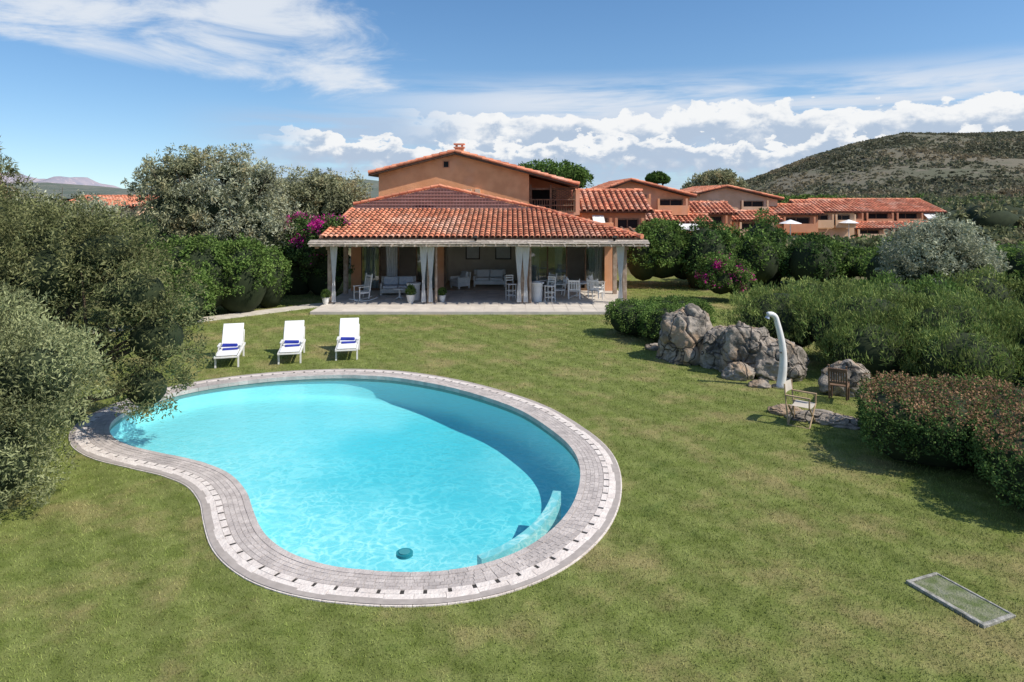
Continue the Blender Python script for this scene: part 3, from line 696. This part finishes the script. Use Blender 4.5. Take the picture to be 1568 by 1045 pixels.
mb = MB(); mb.b(-3.66,-3.1,43.6,44.1,7.4,8.05); mb.obj('chimney', stucco, H)
mb = MB(); mb.b(-3.73,-3.03,43.53,44.17,8.05,8.12); mb.b(-3.62,-3.5,43.65,44.05,8.12,8.26); mb.b(-3.26,-3.14,43.65,44.05,8.12,8.26); mb.b(-3.73,-3.03,43.53,44.17,8.26,8.34); mb.obj('chimney_cap', tile, H)
mb = MB(); mb.b(-4.2,-3.9,GY-.02,GY+.02,6.75,7.1); mb.obj('attic_vent', black, H)
mb = MB(); mb.b(-4.27,-4.2,GY-.04,GY+.02,6.7,7.15); mb.b(-3.9,-3.83,GY-.04,GY+.02,6.7,7.15); mb.b(-4.2,-3.9,GY-.04,GY+.02,7.1,7.15); mb.b(-4.2,-3.9,GY-.04,GY+.02,6.7,6.75); mb.obj('vent_frame', stucco2, H)
mb = MB(); mb.b(-2.7,-2.2,36.9,37.3,4.2,5.35); mb.b(-2.25,-1.95,41.6,41.99,4.6,5.4); mb.obj('small_flues', stucco3, H)
BY = 42.3
mb = MB(); mb.b(1.07,4.2,BY+.05,44.59,3.80,3.96); mb.b(3.95,4.2,BY+.05,44.59,3.96,5.36); mb.obj('balcony', stucco, H)
mb = MB()
for i in range(19): mb.b(1.1+i*.15, 1.14+i*.15, BY+.02, BY+.05, 3.98, 4.74)
for z in (4.0,4.37,4.72): mb.b(1.07,3.94,BY-.03,BY+.015,z,z+.06)
for x in (1.1, 2.35, 3.8): mb.b(x, x+.12, BY+.06, BY+.18, 3.96, 5.68 if x < 3 else 5.45)
mb.b(1.07,3.94,BY+.19,BY+.30,5.36,5.48)
for i in range(6):
    mb.box((3.15, BY+.02, 4.86+i*.1), (1.35,.025,.03), ry=.35); mb.box((3.15, BY-.02, 4.86+i*.1), (1.35,.025,.03), ry=-.35)
mb.obj('balcony_timber', wood, H)
mb = MB(); mb.b(1.3,2.9,44.57,44.6,4.0,5.45); mb.obj('balcony_door', black, H)
def curtain(name, x, y, z0, z1, wt, wb, wm, parent=H, amp=.035):
    V_ = []; n = 26; m_ = 12; mb = MB()
    for j in range(m_+1):
        t_ = j/m_; z = z0+(z1-z0)*t_
        w_ = wb+(wm-wb)*min(t_/.4, 1) if t_ < .4 else wm+(wt-wm)*((t_-.4)/.6)**.8
        for i in range(n+1): s = i/n-.5; V_.append((x+s*w_, y+amp*math.sin(s*34)+.01*math.sin(s*9+z*3), z))
    mb.add(V_, [(j*(n+1)+i, j*(n+1)+i+1, (j+1)*(n+1)+i+1, (j+1)*(n+1)+i) for j in range(m_) for i in range(n)])
    mb.obj(name, fabric, parent, smooth=True)
for k, x in enumerate((-3.98, -3.66, .32, .62, -8.02, 4.88)): curtain('curtain_%d' % k, x, 30.72, .2, 2.72, .36, .22, .11)
for k, (x, w_) in enumerate(((-7.3,.8),(-6.2,.7),(-4.3,.6),(1.2,.45),(2.4,.4),(4.3,.8))): curtain('window_curtain_%d' % k, x, F0+.3, .2, 2.5, w_, w_, w_*.8)
mb = MB()
for x in (-1.6, 4.5): mb.cyl((x, 30.0, 3.05), (x, 29.9, 3.2), .06, .09, 12); mb.box((x, 30.05, 3.05), (.05,.05,.12))
mb.obj('eave_lamps', black, H)
mb = MB(); mb.b(-2.6,-1.9,39.16,39.19,1.4,2.1); mb.b(-.9,-.1,39.16,39.19,1.4,2.1); mb.obj('wall_pictures', white, H)
mb = MB(); mb.b(-2.66,-1.84,39.175,39.195,1.34,2.16); mb.b(-.96,-.04,39.175,39.195,1.34,2.16); mb.obj('picture_frames', darkwood, H)

# ------------------------------------------------------------------ furniture
def T(x, y, z, rz=0.): return Matrix.Translation((x, y, z)) @ Matrix.Rotation(rz, 4, 'Z')
def lounger(x, y, rz):
    e = empty('sun_lounger'); M = T(x, y, 0, rz)
    mb = MB(); mb.M = M
    for s in (-.31, .31): mb.b(s-.025, s+.025, 0, 1.9, .30, .36)
    for yy in (.0, 1.25, 1.86): mb.b(-.285, .285, yy, yy+.04, .305, .35)
    for s in (-.31, .31):
        mb.b(s-.025, s+.025, .12, .17, 0, .30); mb.b(s-.025, s+.025, 1.5, 1.55, 0, .30)
        mb.box((s, 1.62, .55), (.03,.03,.55), rx=math.radians(-25))
        mb.b(s-.03, s+.03, .7, 1.15, .50, .53); mb.b(s-.02, s+.02, .74, .78, .36, .50); mb.b(s-.02, s+.02, 1.06, 1.10, .36, .50)
    mb.obj('frame', white, e, bevel=.006)
    mb = MB(); mb.M = M; mb.b(-.28, .28, .02, 1.22, .365, .40); mb.box((0, 1.22+.32*1.0, .40+.29), (.60, .78, .035), rx=math.radians(50)); mb.box((0,.95,.43), (.5,.3,.05))
    mb.obj('sling', fabric, e, bevel=.012)
    mb = MB(); mb.M = M; mb.cyl((-.22,.95,.47), (.20,.88,.47), .075, .07, 14); mb.box((.02,.78,.42), (.42,.3,.03), rz=.1); mb.obj('towel', towel, e, smooth=False, bevel=.01)
lounger(-8.25,19.7,.27); lounger(-6.58,20.15,.22); lounger(-5.00,20.6,.18)

def chair(name, x, y, rz, mat=None, z=.13, arms=True, rock_=False, seat=.44, hb=.95, w=.56):
    mat = mat or white; mb = MB(); mb.M = T(x, y, z, rz); hw = w/2
    for i in range(6): mb.b(-hw+.03, hw-.03, -.25+i*.085, -.18+i*.085, seat-.02, seat)
    for sx in (-hw, hw-.04):
        mb.b(sx, sx+.04, -.27, -.23, .05 if rock_ else 0, seat+.22 if arms else seat); mb.box((sx+.02, .29, (seat+hb)/2-.12), (.04,.04,hb), rx=math.radians(-9))
        mb.b(sx, sx+.04, -.25, .25, seat-.07, seat-.022)
        if arms: mb.b(sx-.015, sx+.055, -.30, .26, seat+.22, seat+.25)
    for i in range(6): mb.box((-hw+.08+i*(w-.16)/5, .335, seat+.27), (.035,.015,hb-seat-.06), rx=math.radians(-9))
    mb.box((0, .375, hb-.02), (w,.035,.09), rx=math.radians(-9)); mb.box((0, .31, seat+.08), (w-.08,.03,.05), rx=math.radians(-9))
    if rock_:
        for sx in (-hw+.02, hw-.02):
            pts = [(sx, yy, .06+.25*(yy-.02)**2-.03) for yy in np.linspace(-.5, .65, 9)]; mb.tube(pts, [.022]*9, 6)
    return mb.obj(name, mat, None, bevel=.004)
chair('rocking_chair', -6.95,31.6,-.9, rock_=True, hb=1.15, w=.62)
for (x, y, r) in ((2.2,32.5,-1.4),(2.9,31.8,3.0),(3.9,31.9,2.6),(4.15,33.0,1.2),(1.75,33.6,-.9)): chair('garden_chair', x, y, r)
def table(name, x, y, r, h, z=.13, mat=None):
    mb = MB(); mb.M = T(x, y, z); mb.cyl((0,0,h-.035),(0,0,h), r, n=28); mb.cyl((0,0,.03),(0,0,h-.03), .045, n=10)
    for a in range(4): c, s = math.cos(a*1.571+.6), math.sin(a*1.571+.6); mb.cyl((0,0,.12),(c*r*.65,s*r*.65,.02), .025, .02, 7)
    mb.obj(name, mat or white)
table('dining_table', 3.1,32.7,.65,.74); table('side_table', -5.3,32.2,.3,.5)
def barchair(x, y, rz):
    mb = MB(); mb.M = T(x, y, .13, rz)
    mb.b(-.2,.2,-.2,.2,.72,.76)
    for sx in (-.19, .16):
        for sy in (-.19, .16): mb.b(sx, sx+.03, sy, sy+.03, 0, 1.15 if sy > 0 else .72)
    for z in (.2,.42): mb.b(-.16,.16,-.185,-.165,z,z+.03); mb.b(-.16,.16,.165,.185,z,z+.03); mb.b(-.185,-.165,-.16,.16,z,z+.03); mb.b(.165,.185,-.16,.16,z,z+.03)
    for z in (.88,1.0,1.1): mb.b(-.16,.16,.165,.185,z,z+.05)
    mb.obj('bar_stool', white, bevel=.004)
barchair(-.05,31.9,.4); barchair(1.75,31.3,-.5)
mb = MB(); mb.cyl((1.15,31.5,.13),(1.15,31.5,.95), .24,.27, 20); mb.cyl((1.15,31.5,.95),(1.15,31.5,1.02), .34, n=20); mb.cyl((1.15,31.5,1.02),(1.15,31.5,1.06),.18,.14,16); mb.obj('bar_table', white, bevel=.01)
def sofa(name, x, y, w, rz, mf, mc, z=.13):
    e = empty(name); M = T(x, y, z, rz)
    mb = MB(); mb.M = M; mb.b(-w/2,w/2,-.38,.38,.12,.34)
    mb.box((0,.38,.58),(w,.08,.55), rx=math.radians(-8))
    for s in (-w/2+.04, w/2-.04):
        mb.b(s-.05,s+.05,-.38,.3,.34,.6)
        for yy in (-.33,.3): mb.b(s-.04,s+.04,yy,yy+.06,0,.12)
    mb.obj('frame', mf, e, bevel=.02)
    mb = MB(); mb.M = M; n = 2 if w > 1.3 else 1; cw = (w-.22)/n
    for i in range(n):
        cx = -w/2+.11+cw*(i+.5); mb.box((cx,-.05,.41),(cw-.02,.66,.13)); mb.box((cx,.27,.66),(cw-.04,.13,.4), rx=math.radians(-12))
    mb.obj('cushions', mc, e, bevel=.04)
wicker = mk('white_wicker', (.66,.64,.6), (.45,.43,.40), 30., .8, .6, 60)
sofa('wicker_sofa', -5.6,33.6,1.7,.1, wicker, mk('blue_stripe_cushion', (.45,.50,.58), (.62,.63,.64), 9., .9))
sofa('living_room_sofa', -1.2,36.8,1.7,0, white, fabric); sofa('armchair', -2.75,36.0,.8,-.9, white, fabric)
def pot(x, y, s, seed):
    e = empty('potted_plant'); mb = MB(); mb.tube([(x,y,.13),(x,y,.13+.12*s),(x,y,.13+.3*s),(x,y,.13+.34*s)],[.1*s,.15*s,.18*s,.2*s],14); mb.obj('pot', white, e)
    o = plant('leaves', [(x,y,.13+.5*s,.2*s,.2*s,.22*s)], 60, .08*s, 16, .09, .03, [L_hedge2], seed, core=.6, low=-.9, up=.6); o.parent = e
pot(-3.2,31.3,.9,71); pot(-4.6,31.0,1.1,72); pot(-8.35,30.6,.9,73)
mb = MB(); mb.cyl((-4.6,31.9,.13),(-4.6,31.9,.85),.28,.3,20); mb.cyl((-4.6,31.9,.85),(-4.6,31.9,.93),.34,.34,20); mb.obj('round_pedestal', white, bevel=.01)

mb = MB(); zs = np.linspace(0, 1, 18); pts = []; rd = []
for t_ in zs: pts.append((7.0-.10*t_+.12*math.sin(t_*math.pi), 17.8, 1.75*t_)); rd.append(.115-.045*t_)
for a in np.linspace(.35, 2.0, 7): pts.append((6.90-.17+.17*math.cos(a)+.0, 17.8, 1.74+.17*math.sin(a))); rd.append(.068)
mb.tube(pts, rd, 16); e = empty('outdoor_shower'); mb.obj('shower_column', white, e, smooth=True)
mb = MB(); mb.cyl((7.0,17.8,.0),(7.0,17.8,.04),.22,n=24); mb.cyl((6.66,17.8,1.80),(6.68,17.8,1.86),.07,.04,14); mb.cyl((6.94,17.68,.95),(6.94,17.60,.95),.025,n=10); mb.obj('fittings', metal, e)
def director(x, y, rz):
    e = empty('folding_chair'); M = T(x, y, .0, rz); mb = MB(); mb.M = M
    for yy in (-.22,.22):
        mb.cyl((-.25,yy,0),(.25,yy,.44),.017,n=7); mb.cyl((.25,yy,0),(-.25,yy,.44),.017,n=7)
    for s in (-.25,.25): mb.cyl((s,-.24,.0),(s,.24,.0),.015,n=7); mb.cyl((s,.22,.0),(s,.3,.88),.017,n=7); mb.cyl((s,-.22,.44),(s,-.22,.63),.017,n=7); mb.box((s,0.02,.64),(.05,.52,.025))
    mb.obj('frame', mk('pale_wood', (.45,.33,.2), (.36,.26,.16), 6., .7), e)
    mb = MB(); mb.M = M; vs = []; 
    for i in range(9): t_ = i/8-.5; vs += [(t_*.5,-.22,.44-.05*math.cos(t_*3.14)),(t_*.5,.2,.44-.05*math.cos(t_*3.14))]
    mb.add(vs, [(2*i,2*i+1,2*i+3,2*i+2) for i in range(8)]); vs = []
    for i in range(9): t_ = i/8-.5; vs += [(t_*.5,.27+.04*math.cos(t_*3.14),.66),(t_*.5,.30+.04*math.cos(t_*3.14),.88)]
    mb.add(vs, [(2*i,2*i+1,2*i+3,2*i+2) for i in range(8)]); mb.obj('canvas', mk('canvas', (.55,.5,.42), None, 4., .9), e)
director(6.35,14.95,.9)
chair('wooden_chair', 7.95,16.6,2.6, mat=wood, z=0., arms=False, w=.42, hb=.85)

mb = MB()
P0 = Vector((-16.0,24.6,0)); P1 = Vector((-13.2,26.6,0)); P2 = Vector((-9.2,30.6,0)); P3 = Vector((-8.4,31.3,0))
pp = [P0,P1,P2,P3]; lft = []; rgt = []
for i, p in enumerate(pp):
    d = (pp[min(i+1,3)]-pp[max(i-1,0)]).normalized(); n = Vector((-d.y,d.x,0)); lft.append(p+n*.4); rgt.append(p-n*.4)
mb.prism([(p.x,p.y) for p in lft]+[(p.x,p.y) for p in reversed(rgt)], -.02, .055); mb.obj('garden_path', pathm)
e = empty('drain_cover'); a = math.atan2(-.88,.35); c = (5.53,8.45)
M = Matrix.Translation((c[0],c[1],0)) @ Matrix.Rotation(a, 4, 'Z')
conc = mk('concrete', (.40,.385,.35), (.20,.20,.165), 9., .9, .6, 30)
mb = MB(); mb.M = M
mb.b(-.5,.5,-.29,-.23,-.02,.04); mb.b(-.5,.5,.25,.28,-.02,.03); mb.b(-.5,-.46,-.23,.25,-.02,.035); mb.b(.45,.5,-.23,.25,-.02,.035); mb.obj('frame', conc, e, bevel=.008)
mb = MB(); mb.M = M; mb.b(-.455,.445,-.222,.242,.0,.022); mb.obj('stone_lid', mk('mossy_stone', (.11,.145,.05), (.21,.22,.14), 7., .95, .8, 40, c3=(.25,.25,.20), s3=3.), e, bevel=.006)

# ------------------------------------------------------------------ neighbouring houses
def opening(mb, x0, x1, y, z0, z1): mb.b(x0, x1, y-.03, y+.05, z0, z1)
def house(name, x0, x1, y0, y1, z0, zl, zr, zt, xr, wall, mode='gable', wins=(), ov=.5, awn=(), para=()):
    e = empty(name); mb = MB()
    if mode == 'gable':
        poly_y(mb, [(x0,z0),(x1,z0),(x1,zr-.15),(xr,zt-.15),(x0,zl-.15)], y0, y1); mb.obj('walls', wall, e)
        for k, (ax_, az) in enumerate(((x0-ov,zl-.05),(x1+ov,zr-.05))):
            d = Vector((xr-ax_,0,zt-az)); m2 = MB(); poly_y(m2, [(ax_,az),(xr,zt),(xr,zt-.14),(ax_,az-.14)], y0-.5, y1+.5); m2.obj('roof_slab_%d' % k, darkwood, e)
            tileroof('roof_tiles_%d' % k, (ax_,y0-.55,az), (0,1,0), d, y1-y0+1, d.length, e, tw=.5, tl=.6, seg=3)
            ridge('verge_%d' % k, (ax_,y0-.45,az+.05), (xr,y0-.45,zt+.05), e, .12, .6)
    else:
        ym = (y0+y1)/2; mb.b(x0,x1,y0,y1,z0,zl-.1); mb.obj('walls', wall, e)
        for s, ya in ((1,y0-ov),(-1,y1+ov)):
            d = Vector((0,(ym-ya),zt-zl)); 
            roofplane('roof_deck_%s' % ('a' if s > 0 else 'b'), (x0-ov,ya,zl), (1,0,0), d, x1-x0+2*ov, d.length, .12, e)
            if s > 0: tileroof('roof_tiles', (x0-ov,ya-.05,zl), (1,0,0), d, x1-x0+2*ov, d.length, e, tw=.4, tl=.6, seg=3)
        ridge('ridge', (x0-ov,ym,zt+.05), (x1+ov,ym,zt+.05), e, .14, .6)
    if wins:
        m1 = MB(); m2 = MB(); m3 = MB()
        for (a, b, c_, d_) in wins:
            opening(m1, a, b, y0, c_, d_)
            m2.b(a-.1, a, y0-.09, y0+.02, c_-.08, d_+.1); m2.b(b, b+.1, y0-.09, y0+.02, c_-.08, d_+.1); m2.b(a, b, y0-.09, y0+.02, d_, d_+.1); m2.b((a+b)/2-.04,(a+b)/2+.04,y0-.07,y0-.032,c_,d_)
            m3.b(a-.3, b+.3, y0-1., y0-.1, c_-.28, c_-.12); m3.b(a-.3, b+.3, y0-1., y0-.9, c_-.12, c_+.55)
            m3.b(a-.3, a-.12, y0-1., y0-.8, c_+.55, d_+.15); m3.b(b+.12, b+.3, y0-1., y0-.8, c_+.55, d_+.15)
        m1.obj('windows', black, e); m2.obj('window_frames', wood, e); m3.obj('balconies', wall, e)
    if awn:
        m4 = MB()
        for (a, b, z) in awn: m4.box(((a+b)/2, y0-.7, z), (b-a,1.1,.05), rx=math.radians(28)); m4.b(a,b,y0-1.19,y0-1.15,z-.42,z-.25)
        m4.obj('awnings', fabric, e)
    if para:
        m5 = MB()
        for (px, py, pz) in para:
            m5.cyl((px,py,z0),(px,py,pz),.05,n=6); m5.cyl((px,py,pz-.35),(px,py,pz),1.1,.05,8,cap=False)
        m5.obj('parasols', fabric, e)
house('row_house', 4.9,9.4, 48,56, 0,3.9,3.9,5.35,0, stucco2, 'x', wins=((5.5,6.6,2.2,3.3),(7.4,8.8,2.2,3.3)), awn=((5.6,6.4,3.35),))
house('row_house', 7.9,15.6, 60,72, 0,5.4,5.0,6.4,10.4, stucco, 'gable', wins=((12.9,14.9,3.6,4.6),(10.9,11.7,4.2,5.0),(12.9,14.9,1.2,2.4)), awn=((13.2,14.2,3.3),))
house('row_house', 10.5,13.0, 56.5,59.5, 0,2.9,2.9,3.6,0, stucco3, 'x', wins=((11,12.4,1.2,2.4),))
house('row_house', 13.6,16.6, 58,61.5, 0,2.7,2.7,3.3,0, stucco2, 'x', awn=((14.,15.6,2.5),))
house('row_house', 19.8,28.0, 72,84, 0,5.3,4.7,6.0,22.6, stucco3, 'gable', wins=((24.2,26.4,3.3,4.35),(20.6,21.8,3.5,4.4),(24.2,26.4,1.2,2.4)))
house('row_house', 16.9,20.6, 64,70, 0,3.3,3.3,4.3,0, stucco2, 'x', wins=((17.4,19.6,1.8,3.0),), awn=((17.6,18.8,1.7),))
house('row_house', 21.4,25.6, 66,70.5, 0,2.6,2.6,3.4,0, stucco3, 'x', wins=((22,24.6,1.2,2.3),), para=((26.5,65,2.7),))
house('row_house', 27.2,31.4, 70,76, 0,3.1,3.1,4.0,0, stucco2, 'x', wins=((27.8,30.4,1.6,2.7),))
house('row_house', 32.4,37.6, 75,82, 0,3.2,3.2,4.4,0, stucco3, 'x', wins=((33,34.6,1.8,2.8),(35.4,37,1.8,2.8)))
house('row_house', 38.2,51.5, 82,92, -.5,3.0,3.0,4.5,0, stucco2, 'x', wins=((39,41.4,1.7,2.8),(42.4,45,1.7,2.8),(46.0,48.5,1.7,2.8)), awn=((49.2,50.6,2.6),), para=((36.5,74,2.4),))
house('row_house', 34,47.5, 76.5,80.5, -.5,1.3,1.3,1.9,0, stucco3, 'x', wins=((35,37.4,.2,1.1),(38.6,41,.2,1.1),(42.5,45.6,.2,1.1)))
house('row_house', -53,-44, 80,90, 0,3.7,3.7,4.9,0, stucco3, 'x', wins=((-51,-49.5,1.5,3.),(-47.5,-46,1.5,3.)))

# ------------------------------------------------------------------ world / light / camera
SE = math.radians(48); AZ = math.radians(111)   # azimuth clockwise from +Y
w = D.worlds.new('World'); sc.world = w; w.use_nodes = True
try: w.cycles.sampling_method = 'NONE'
except Exception: pass
t = NT(w.node_tree); t.n.clear()
out = t.new('ShaderNodeOutputWorld'); bg = t.new('ShaderNodeBackground'); bg.inputs['Strength'].default_value = .145
t.l.new(bg.outputs[0], out.inputs[0])
tc = t.new('ShaderNodeTexCoord').outputs['Generated']
sp = t.new('ShaderNodeSeparateXYZ'); t.l.new(tc, sp.inputs[0]); x, y, z = sp.outputs
sky = t.new('ShaderNodeTexSky', sky_type='NISHITA'); sky.sun_disc = False; sky.sun_elevation = SE; sky.sun_rotation = AZ
sky.air_density = 1.; sky.dust_density = .5; sky.ozone_density = 1.8
t.l.new(t.comb(x, y, t.m('ADD', t.m('MAXIMUM', z, 0.), .06)), sky.inputs[0])
hs = t.new('ShaderNodeHueSaturation'); hs.inputs['Saturation'].default_value = 1.22; hs.inputs['Value'].default_value = 1.04; t.l.new(sky.outputs[0], hs.inputs['Color'])
az = t.m('ARCTAN2', x, y); el = t.m('ARCSINE', z)
def cv(a, b, c_=0.): return t.comb(t.m('MULTIPLY', az, a), t.m('MULTIPLY', el, b), c_)
col = hs.outputs[0]
ci = t.noise(cv(4.5, 16., 6.5), 1., 7., .62, .5)
rotv = t.m('ADD', el, t.m('MULTIPLY', az, .12))
m1 = t.m('MULTIPLY', t.ss(rotv, .075, .135), t.ss(az, -.06, -.30))
m1 = t.m('MULTIPLY', m1, t.ss(el, .285, .22, .6, 1.))
cir = t.ss(t.m('ADD', ci, t.m('MULTIPLY', t.m('SUBTRACT', m1, 1.), .42)), .27, .55)
st = t.noise(cv(3., 30., 9.), 1., 5., .6, .4)
m2 = t.m('MULTIPLY', t.m('MULTIPLY', t.ss(el, .185, .135), t.ss(az, -.35, .05)), t.ss(el, .05, .10))
stra = t.m('MULTIPLY', t.ss(st, .32, .56), m2)
low = t.m('MULTIPLY', t.ss(t.noise(cv(6., 48., 4.), 1., 5., .6, .3), .28, .56), t.m('MULTIPLY', t.ss(el, .135, .10), t.ss(az, -.50, -.26)))
col = t.mix(t.m('MULTIPLY', cir, .88), col, (5.5,5.8,6.2))
col = t.mix(t.m('MULTIPLY', stra, .88), col, (5.2,5.55,6.1))
col = t.mix(t.m('MULTIPLY', low, .8), col, (3.1,3.9,5.1))
def cumulus(col, h0, hv, seed, sx, a0, a1, azlo, azhi):
    n1 = t.noise(t.comb(t.m('MULTIPLY', az, 5.), seed, 0.), 1., 2.)
    n2 = t.noise(cv(sx, sx*1.5, seed), 1., 6., .58, .2)
    vo = t.new('ShaderNodeTexVoronoi', feature='SMOOTH_F1'); vo.inputs['Scale'].default_value = 1.; t.l.new(cv(sx*2., sx*2.8, seed), vo.inputs[0])
    h = t.m('ADD', t.m('ADD', h0, t.m('MULTIPLY', t.m('SUBTRACT', n1, .5), hv)), t.m('SUBTRACT', t.m('MULTIPLY', t.m('SUBTRACT', n2, .5), .075), t.m('MULTIPLY', vo.outputs[0], .024)))
    d = t.m('SUBTRACT', h, el)
    al = t.m('MULTIPLY', t.ss(d, 0., .004), t.ss(d, a1, a0)); al = t.m('MULTIPLY', al, t.ss(az, azlo, azhi))
    sh = t.m('ADD', t.ss(d, .006, a0*1.0), t.m('MULTIPLY', t.m('SUBTRACT', n2, .5), 2.0))
    sh = t.m('ADD', sh, t.m('MULTIPLY', t.m('SUBTRACT', vo.outputs[0], .45), .8))
    cc = t.mix(t.ss(sh, .0, 1.), (6.3,6.4,6.5), (3.2,3.9,4.9))
    return t.mix(al, col, cc)
col = cumulus(col, .134, .05, 3.3, 20., .05, .085, -.20, -.02)
col = cumulus(col, .092, .07, 8.1, 26., .030, .06, -.38, -.25)
t.l.new(col, bg.inputs[0])

S_ = D.lights.new('sun', 'SUN'); S_.energy = 5.0; S_.angle = math.radians(.5); S_.color = (1., .93, .83)
so = link(D.objects.new('sun', S_))
dirv = Vector((math.sin(AZ)*math.cos(SE), math.cos(AZ)*math.cos(SE), math.sin(SE)))
so.rotation_euler = dirv.to_track_quat('Z', 'Y').to_euler()

cam = D.cameras.new('camera'); co = link(D.objects.new('camera', cam)); co.location = (0, 0, 5); co.rotation_euler = (math.radians(90), 0, 0)
cam.lens = 24; cam.sensor_width = 36; cam.shift_y = -.142; cam.clip_end = 12000; cam.clip_start = .1
sc.camera = co
sc.view_settings.view_transform = 'Standard'; sc.view_settings.look = 'None'; sc.view_settings.exposure = 0
